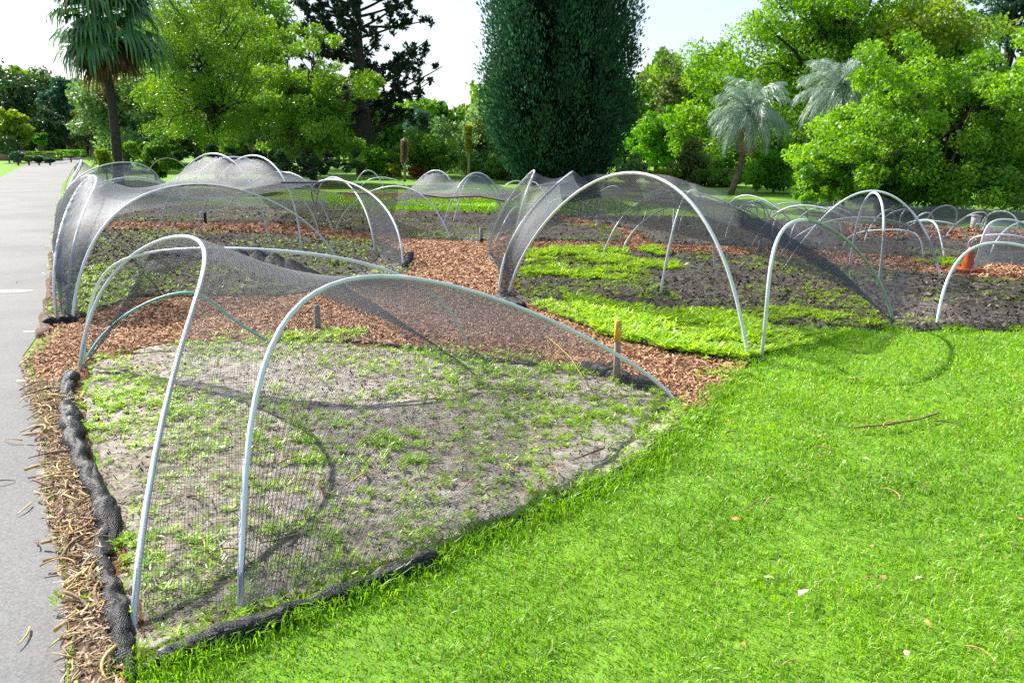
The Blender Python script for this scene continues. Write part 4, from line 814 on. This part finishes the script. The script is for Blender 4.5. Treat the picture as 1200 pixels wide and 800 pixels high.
def feather_palm(label, D, bx, by, hx, hy, Rpx, trunk_r, nf, nd, lean=.5):
    b = W(bx, by, D); b[2] = 0; h = W(hx, hy, D); e = empty('palm_tree', (b[0], D, 0)); n = 20; t = np.linspace(0, 1, n)[:, None]
    P = b+(h-b)*t; P[:, 0] += np.sin(t[:, 0]*math.pi)*.1; V, F = tube(P, np.linspace(trunk_r*1.3, trunk_r, n)*(1+.06*(np.arange(n) % 2)), 10); mesh('trunk', V, F, M['bark'], e, smooth=True)
    R = Rpx*D/FPX; groups = {'crown': [], 'dead_fronds': []}
    for i in range(nf+nd):
        dead = i >= nf; az = rng.uniform(0, 6.283); el = rng.uniform(-.5, 1.55) if not dead else rng.uniform(-1.3, -.9); L_ = R*rng.uniform(1.35, 1.75)*(1 if not dead else .75)
        d0 = np.array([math.cos(az), math.sin(az), 0]); m = 14; p = h.copy(); pts = [p.copy()]; a = el
        for j in range(m): p = p+(d0*math.cos(a)+np.array([0, 0, math.sin(a)]))*L_/m; a -= (.035+.15*j/m+.05*rng.random())*(1 if a > -1.4 else 0); pts.append(p.copy())
        pts = np.array(pts); G_ = groups['dead_fronds' if dead else 'crown']; G_.append(tube(pts, np.linspace(.02, .006, m+1), 4, False))
        s = np.array([-d0[1], d0[0], 0])
        for j in range(1, m+1):
            tg = pts[j]-pts[j-1]; tg /= np.linalg.norm(tg)
            for sg in (-1, 1):
                for q in range(2):
                    l = R*.42*math.sin(math.pi*min(1, (j+1.5)/(m+2.5)))*rng.uniform(.8, 1.2)+.05; dd = tg*.8+s*sg*.5+[0, 0, .05-.8*rng.random()]; dd /= np.linalg.norm(dd); p0 = pts[j-1]+(pts[j]-pts[j-1])*q*.5; p1 = p0+dd*l*.5; p2 = p0+dd*l+[0, 0, -l*.3]
                    w = np.cross(dd, tg)*.0+tg*.016
                    G_.append((np.array([p0-w*.5, p0+w*.5, p1+w, p1-w, p2-w*.3, p2+w*.3])[[0, 1, 2, 3, 3, 2, 5, 4]], np.array([(0, 1, 2, 3), (4, 5, 6, 7)])))
    for k, g_ in groups.items(): V, F = cat_(g_); mesh(k, V, F, lm('silver' if k == 'crown' else 'silver_dead', 0, 0), e, tint=rng.random(len(F)))
    tag(e, label, 'palm tree', 'silvery palms before the right hand trees')
def cypress():
    D = 36.; k_ = .87; prof = [(215, 46), (205, 51), (180, 63), (150, 75), (115, 84), (80, 85), (40, 83), (0, 78), (-40, 66), (-80, 42), (-112, 4)]
    cx0 = 654; k = D/FPX; e = empty('cypress_tree', (W(cx0, 200, D)[0], D, 0)); zz = [W(cx0, y, D)[2] for y in (-112, 215)]
    def surf(py, az): return np.interp(-py, [-p[0] for p in prof], [p[1] for p in prof])*k*k_*(1+.14*(fbm(az*2.2, py*.02, 1, 3)-.5)+.16*(fbm(az*6+9, py*.012, 1, 2)-.5))
    nc = 1700; py = rng.uniform(-108, 212, nc); az = rng.uniform(0, 6.283, nc); out = rng.random(nc)**1.5; R = surf(py, az)*(1.06-.34*out)
    P0 = np.stack([e.location[0]+R*np.cos(az), D+R*np.sin(az), np.interp(py, [-112, 215], zz)], -1)
    per = 42; n = nc*per; idx = np.repeat(np.arange(nc), per); hgt = rng.uniform(.8, 1.9, nc); q = rng.random(n); wd = (.33*np.sqrt(np.clip(1-q, 0, 1))*(.4+q*1.2))[:, None]
    off = rng.normal(0, 1, (n, 3))*wd; lean = np.stack([np.cos(az), np.sin(az), 0*az], -1)[idx]*(q*.3*hgt[idx])[:, None]
    P = P0[idx]+off*[1, 1, .5]+lean; P[:, 2] += (q-.5)*hgt[idx]; P[:, 2] = np.maximum(P[:, 2], .2)
    dirs = np.stack([np.cos(az)*.45, np.sin(az)*.45, np.ones(nc)], -1)[idx]+off*.8; V, F = leafset(P, n, .17, .4, .0, .1, dirs, .7)
    ct = rng.random(nc)**1.3*(1-.6*out); T = np.clip(ct[idx]*.7+q*.2+rng.normal(0, .1, n), 0, 1)  # deeper clumps darker, tips lighter: shade and light put into the leaf tint
    # inner fill leaves, all in the darkest tint as painted interior shade
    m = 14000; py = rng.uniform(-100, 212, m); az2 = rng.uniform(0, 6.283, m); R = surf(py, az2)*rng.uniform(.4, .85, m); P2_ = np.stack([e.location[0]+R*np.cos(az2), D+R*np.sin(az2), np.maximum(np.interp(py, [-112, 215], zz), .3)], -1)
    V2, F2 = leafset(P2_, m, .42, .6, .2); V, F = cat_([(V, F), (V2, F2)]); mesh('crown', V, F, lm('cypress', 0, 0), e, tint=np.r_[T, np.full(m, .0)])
    parts = [branch(np.array([e.location[0], D, -.1]), np.array([e.location[0], D, 9.]), .5, .2, .02, 8, 10)]
    for i in range(14):
        a = rng.uniform(0, 6.28); s = np.array([e.location[0]+.3*math.cos(a), D+.3*math.sin(a), .1]); parts.append(branch(s, s+np.array([1.5*math.cos(a), 1.5*math.sin(a), rng.uniform(2.5, 5)]), .14, .04, .05))
    V, F = cat_(parts); mesh('trunk', V, F, M['bark_dark'], e, smooth=True); tag(e, 'huge dense dark green columnar cypress at the centre', 'cypress tree')
def hoop_pine():
    D = 46.; x0 = W(428, 200, D)[0]; k = D/FPX; e = empty('pine_tree', (x0, D, 0)); zt = W(428, -60, D)[2]; parts = [branch(np.array([x0, D, -.1]), np.array([x0-.15, D, zt]), .55, .14, .01, 12, 10)]; VF = []
    tufts = []
    for i in range(74):
        py = rng.uniform(-50, 165); z = W(428, py, D)[2]; az = rng.uniform(0, 6.283); L_ = np.interp(py, [-60, 20, 120, 170], [1.8, 3.7, 4.6, 3.4])*rng.uniform(.6, 1.08); a = np.array([x0, D, z]); el = rng.uniform(-.05, .55)
        d = np.array([math.cos(az)*math.cos(el), math.sin(az)*math.cos(el), math.sin(el)]); n = 8; t = np.linspace(0, 1, n)[:, None]; P = a+d*L_*t; P[:, 2] += .35*t[:, 0]**2*L_*.4; parts.append(tube(P, np.linspace(.09, .025, n), 5, False))
        for j in range(10): q = rng.random()**.7*.8+.2; s = a+d*L_*q+[0, 0, .14*q*q*L_]; tufts.append(s+rng.normal(0, .32, 3)*[1, 1, .6]); 
    Tf = np.array(tufts); n = len(Tf)*36; idx = np.repeat(np.arange(len(Tf)), 36); g = rng.normal(size=(n, 3)); g /= np.linalg.norm(g, axis=1)[:, None]; P = Tf[idx]+g*(rng.random(n)**.5*.23)[:, None]
    V, F = leafset(P, n, .27, .45, .1, .1, g+[0, 0, .3], .6); mesh('crown', V, F, lm('pine', 0, 0), e, tint=np.clip(rng.random(len(Tf))[idx]*.6+rng.random(n)*.4, 0, 1)); V, F = cat_(parts); mesh('trunk', V, F, M['bark_dark'], e, smooth=True)
    tag(e, 'tall dark pine with open upswept branches ending in rounded tufts, left of the cypress', 'pine tree')
fan_palm(); cypress(); hoop_pine()
feather_palm('silvery feather palm with a leaning bare trunk, left of the two silver palms', 27.5, 856, 232, 878, 134, 35, .085, 60, 10)
feather_palm('silvery feather palm half hidden behind the right hand tree, with brown dead fronds', 27., 968, 230, 984, 108, 38, .12, 60, 16)
t = tree
t('large rounded bright green broadleaf tree at the right edge, nearest of the trees', 'tree', 20., 1122, 158, 166, 106, 'bright', 100000, .105, 400, .165, .75, base=1108, tr=.2, power=.36, lobes=.4, nbr=60)
t('low left spill of bright green leaves beside the large right hand tree', 'shrub', 19.8, 990, 208, 68, 46, 'bright', 15000, .12, 90, .22, tr=.05, name='shrub')
t('huge spreading green tree towering behind the two silver palms', 'tree', 44., 988, 66, 165, 120, 'bright', 84000, .195, 340, .16, .6, base=960, tr=.5, bark='bark_dark', power=.4, nbr=90)
t('left shoulder of foliage of a yellowish green tree behind the leaning palm', 'tree', 40., 852, 148, 64, 68, 'bright', 17000, .2, 100, .24, base=840, tr=.25)
t('dense green tree filling the background behind the leaning palm trunk', 'tree', 38., 905, 175, 80, 62, 'mid', 15000, .2, 70, .3, base=915, tr=.2)
t('vivid lime green small tree right of the cypress', 'tree', 47., 772, 163, 46, 38, 'lime', 12000, .18, 90, .22, base=770, tr=.15)
t('open grey green tree top above the lime tree', 'tree', 60., 790, 118, 34, 44, 'olive', 3500, .26, 50, .22, base=790, tr=.3)
t('olive green conical shrub between the lime tree and the leaning palm', 'shrub', 34., 810, 200, 34, 46, 'olive', 8000, .15, 60, .3, tr=.08, name='shrub', shape='cone')
t('pale grey green rounded shrub at the right foot of the cypress', 'shrub', 33., 738, 200, 22, 20, 'greygreen', 4200, .13, 30, .35, tr=.05, name='shrub')
t('yellow green low shrub right of the grey shrub by the cypress', 'shrub', 34., 775, 212, 32, 16, 'yellowgreen', 4200, .14, 30, .35, tr=.05, name='shrub')
t('dark green bush below the leaning palm', 'shrub', 33., 845, 212, 40, 22, 'mid', 6000, .15, 40, .35, tr=.06, name='shrub')
t('bright lime bush right of the leaning palm trunk', 'shrub', 28.5, 908, 205, 34, 36, 'lime', 8000, .13, 70, .24, tr=.06, name='shrub')
t('dark blue green conifer in the top right corner', 'conifer', 62., 1192, 5, 50, 85, 'bluegreen', 9000, .3, 90, .22, base=1190, tr=.3, bark='bark_dark', name='conifer', power=.6)
t('green tree behind the top of the right hand tree', 'tree', 40., 1090, 62, 75, 75, 'yellowgreen', 15000, .22, 80, .26, base=1085, tr=.25)
t('tall feathery light green tree between the fan palm and the pine', 'tree', 40., 243, 88, 92, 112, 'feather', 64000, .14, 280, .17, .8, base=245, tr=.2, bark='bark_dark', asp=.35, power=.4, nbr=80, lobes=.4)
t('bright green layered tree in front of the pine', 'tree', 36., 358, 128, 72, 74, 'feather', 40000, .14, 180, .17, .8, base=362, tr=.18, bark='bark_dark', asp=.5, nbr=50)
t('pale green tree between the fan palm trunk and the feathery tree', 'tree', 52., 140, 138, 56, 54, 'greygreen', 15000, .26, 80, .26, base=142, tr=.25)
t('green tree behind the fan palm crown', 'tree', 58., 190, 85, 75, 95, 'mid', 17000, .3, 90, .26, base=195, tr=.3)
t('light green tree filling the gap between the feathery and the layered tree', 'tree', 46., 312, 88, 50, 70, 'feather', 15000, .2, 90, .22, base=310, tr=.22, bark='bark_dark')
t('dark tree at the top left behind the feathery tree', 'tree', 62., 290, 35, 62, 75, 'mid', 13000, .34, 90, .24, base=285, tr=.35)
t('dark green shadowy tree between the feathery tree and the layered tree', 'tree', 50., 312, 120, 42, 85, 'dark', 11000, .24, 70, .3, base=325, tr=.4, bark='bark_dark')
t('broad grey green tree left of the cypress', 'tree', 48., 560, 172, 62, 46, 'greygreen', 17000, .19, 110, .26, base=560, tr=.2)
t('mid green shrub mass behind the far beds left of the cypress', 'shrub', 42., 505, 182, 42, 36, 'mid', 11000, .17, 70, .3, name='shrub', tr=.1)
t('dark lower bush beside the left foot of the cypress', 'shrub', 40., 590, 198, 40, 22, 'mid', 8000, .16, 50, .32, name='shrub', tr=.08)
t('small distant dark conifer peeking above the shrubs', 'conifer', 90., 518, 135, 12, 26, 'bluegreen', 1800, .4, 26, .3, name='conifer', tr=.2, shape='cone')
t('blue green distant tree beside the pine', 'tree', 75., 492, 150, 22, 22, 'bluegreen', 3000, .34, 30, .3, tr=.2)
t('green shrubs filling the foot of the pine', 'shrub', 44., 455, 190, 34, 24, 'mid', 6500, .17, 40, .32, name='shrub', tr=.08)
t('yellow flowering shrub left of the flower spikes', 'shrub', 41., 458, 202, 24, 10, 'yellow', 2600, .15, 26, .35, name='shrub', tr=.05)
t('orange leaved low shrub at the foot of the left flower spike', 'shrub', 40.5, 488, 206, 14, 8, 'rust', 1200, .14, 16, .35, name='shrub', tr=.05)
t('lime green leafy shrub right of the pine trunk', 'shrub', 40., 440, 192, 16, 18, 'lime', 2600, .16, 24, .35, name='shrub', tr=.05)
t('bright shrub with arching leaves at the foot of the fan palm', 'shrub', 33., 122, 182, 9, 14, 'yellowgreen', 1800, .2, 18, .4, name='shrub', tr=.04, asp=.2)
t('dense green bush between the fan palm trunk and the feathery tree', 'shrub', 37., 180, 185, 36, 20, 'mid', 8000, .16, 50, .3, name='shrub', tr=.06)
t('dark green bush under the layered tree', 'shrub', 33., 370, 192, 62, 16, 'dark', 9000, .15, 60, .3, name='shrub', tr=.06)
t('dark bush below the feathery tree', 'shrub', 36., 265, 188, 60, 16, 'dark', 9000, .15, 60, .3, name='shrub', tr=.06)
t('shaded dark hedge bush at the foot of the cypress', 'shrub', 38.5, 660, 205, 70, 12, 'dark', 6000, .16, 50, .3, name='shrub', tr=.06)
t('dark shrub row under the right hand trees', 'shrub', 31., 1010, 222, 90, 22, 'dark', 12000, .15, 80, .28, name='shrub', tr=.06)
t('low dark shrub right of the white post', 'shrub', 26., 1190, 238, 60, 18, 'mid', 6000, .14, 40, .3, name='shrub', tr=.05)
# far left hillside
for a in [('large rounded green tree at the far left edge beyond the path', 115., 18, 118, 58, 46, 'dark', 9000, 100),
          ('rust tinged tree crown at the left edge above the others', 125., 8, 92, 22, 14, 'rust', 1500, 16),
          ('pale topped tree on the far left skyline', 135., 25, 95, 36, 24, 'mid', 4000, 40),
          ('dark conical conifer on the left beyond the path', 105., 75, 125, 24, 38, 'bluegreen', 6000, 44),
          ('dark spire shaped conifer right of the conical one', 108., 90, 118, 12, 36, 'bluegreen', 3000, 28),
          ('weeping dark tree above the end of the path', 98., 62, 152, 32, 28, 'dark', 6000, 40),
          ('dark tree closing the end of the path', 120., 95, 160, 30, 22, 'dark', 5000, 34),
          ('yellow green tree by the left edge behind the hedge balls', 80., 14, 150, 24, 24, 'yellowgreen', 5000, 36),
          ('small pale lime shrub tree beside the path bend', 85., 46, 162, 9, 11, 'lime', 1500, 14),
          ('olive tree behind the fan palm trunk base', 95., 105, 150, 20, 28, 'olive', 4000, 34)]:
    lb, D, cx, cy, rx, ry, mt, n, nc = a; t(lb, 'tree', D, cx, cy, rx, ry, mt, n, .5 if D > 100 else .42, nc, .3, .8, tr=.4, nbr=10)
# clipped shrubs and hedges on the left
def ball(label, D, cx, cy, rx, ry, mat, n, cat='shrub', asp=.6, name='shrub', sz=.16, boxy=False, group=None):
    c = W(cx, cy, D); k = D/FPX; u = rng.normal(size=(n, 3)); u /= np.linalg.norm(u, axis=1)[:, None]
    if boxy: u = np.sign(u)*np.abs(u)**.35
    P = c+u*np.array([rx, rx*.7, ry])*k*(1-.12*rng.random(n)[:, None]); P[:, 2] = np.maximum(P[:, 2], .05)
    V, F = leafset(P, n, sz, asp, .3); e = empty(name, (c[0], c[1], 0)); mesh('foliage', V, F, lm(mat, 0, 0), e, tint=rng.random(n)); V, F = tube(np.array([[c[0], c[1], -.05], [c[0], c[1], max(.3, c[2])]]), .08, 6); mesh('stem', V, F, M['bark'], e); tag(e, label, cat, group)
ball('large clipped dark dome shrub at the left edge', 75., 8, 171, 14, 10, 'dark', 2500)
for i, (cx, cy, rx, ry, mt, lb) in enumerate([(20, 183, 9, 5, 'bluegreen', 'clipped blue green ball shrub nearest the lawn edge on the left'), (33, 186, 6, 3.5, 'greygreen', 'small grey clipped ball between hedges'), (45, 187, 6, 3, 'dark', 'small dark clipped ball by the path'), (58, 188, 6, 2.5, 'bluegreen', 'rightmost small clipped ball by the path')]):
    ball(lb, 68., cx, cy, rx, ry, mt, 1100, group='clipped balls beside the path')
for lb, D, cx, cy, rx, ry, mt in [('long low clipped bright hedge leading to the path bend', 80., 82, 179, 14, 3, 'lime'), ('low clipped dark hedge behind the ball shrubs', 75., 52, 182, 17, 4, 'mid')]:
    ball(lb, D, cx, cy, rx, ry, mt, 2200, cat='hedge', name='hedge', boxy=True)
a0, a1 = W(-40, 184, 88.), W(72, 184, 88.); 
V, F = box((a0[0]+a1[0])/2, 88, .5, a1[0]-a0[0], .5, 1.1); tag(mesh('stone_wall', V, F, M['stone'], loc=((a0[0]+a1[0])/2, 88, 0)), 'low brown stone garden wall behind the clipped shrubs on the left', 'wall')
# flower spikes
for lb, px, top, bot, D in (('tall dry flower spike with yellow tip left of the cypress', 549, 148, 212, 37.), ('shorter dry flower spike above the orange shrub', 474, 166, 212, 37.5)):
    b = W(px, bot, D); b[2] = 0; tp = W(px, top, D); e = empty('flower_spike', (b[0], D, 0)); V, F = tube(np.array([b, (b+tp)/2+[.03, 0, 0], tp]), [.07, .06, .03], 7); mesh('stalk', V, F, M['wood'], e, smooth=True)
    n = 900; q = rng.random(n); P = tp+(b-tp)*q[:, None]*.45+np.clip(rng.normal(0, .07, (n, 3)), -.13, .13); V, F = leafset(P, n, .2, .45, 0); mesh('flowers', V, F, lm('yellow' if px == 549 else 'silver_dead', 0, 0), e, tint=rng.random(n)); tag(e, lb, 'plant', 'dry flower spikes')
# far-off wood closing the view
parts = []; Tn = []
for a0_, a1_, D, h, n in ((-.62, -.2, 150, 13, 26000), (-.36, .1, 95, 7, 22000), (-.05, .78, 75, 9, 40000)):
    az = rng.uniform(a0_, a1_, n); dd = D+rng.uniform(-6, 6, n); hh = h*(.55+.75*fbm(az*28, az*0+D, 1, 4)); z = hh*rng.random(n)**.7
    P = np.stack([dd*np.sin(az), dd*np.cos(az), z], -1); parts.append(leafset(P, n, D*.0085, .6, .3)); Tn.append(np.clip(fbm(az*40, z*.4, 1, 3)+rng.normal(0, .2, n), 0, 1))
V, F = cat_(parts); tag(mesh('distant_wood', V, F, lm('mid', 0, 0), tint=np.concatenate(Tn)), 'distant green woodland closing the view behind the garden trees', 'woodland', kind='stuff')
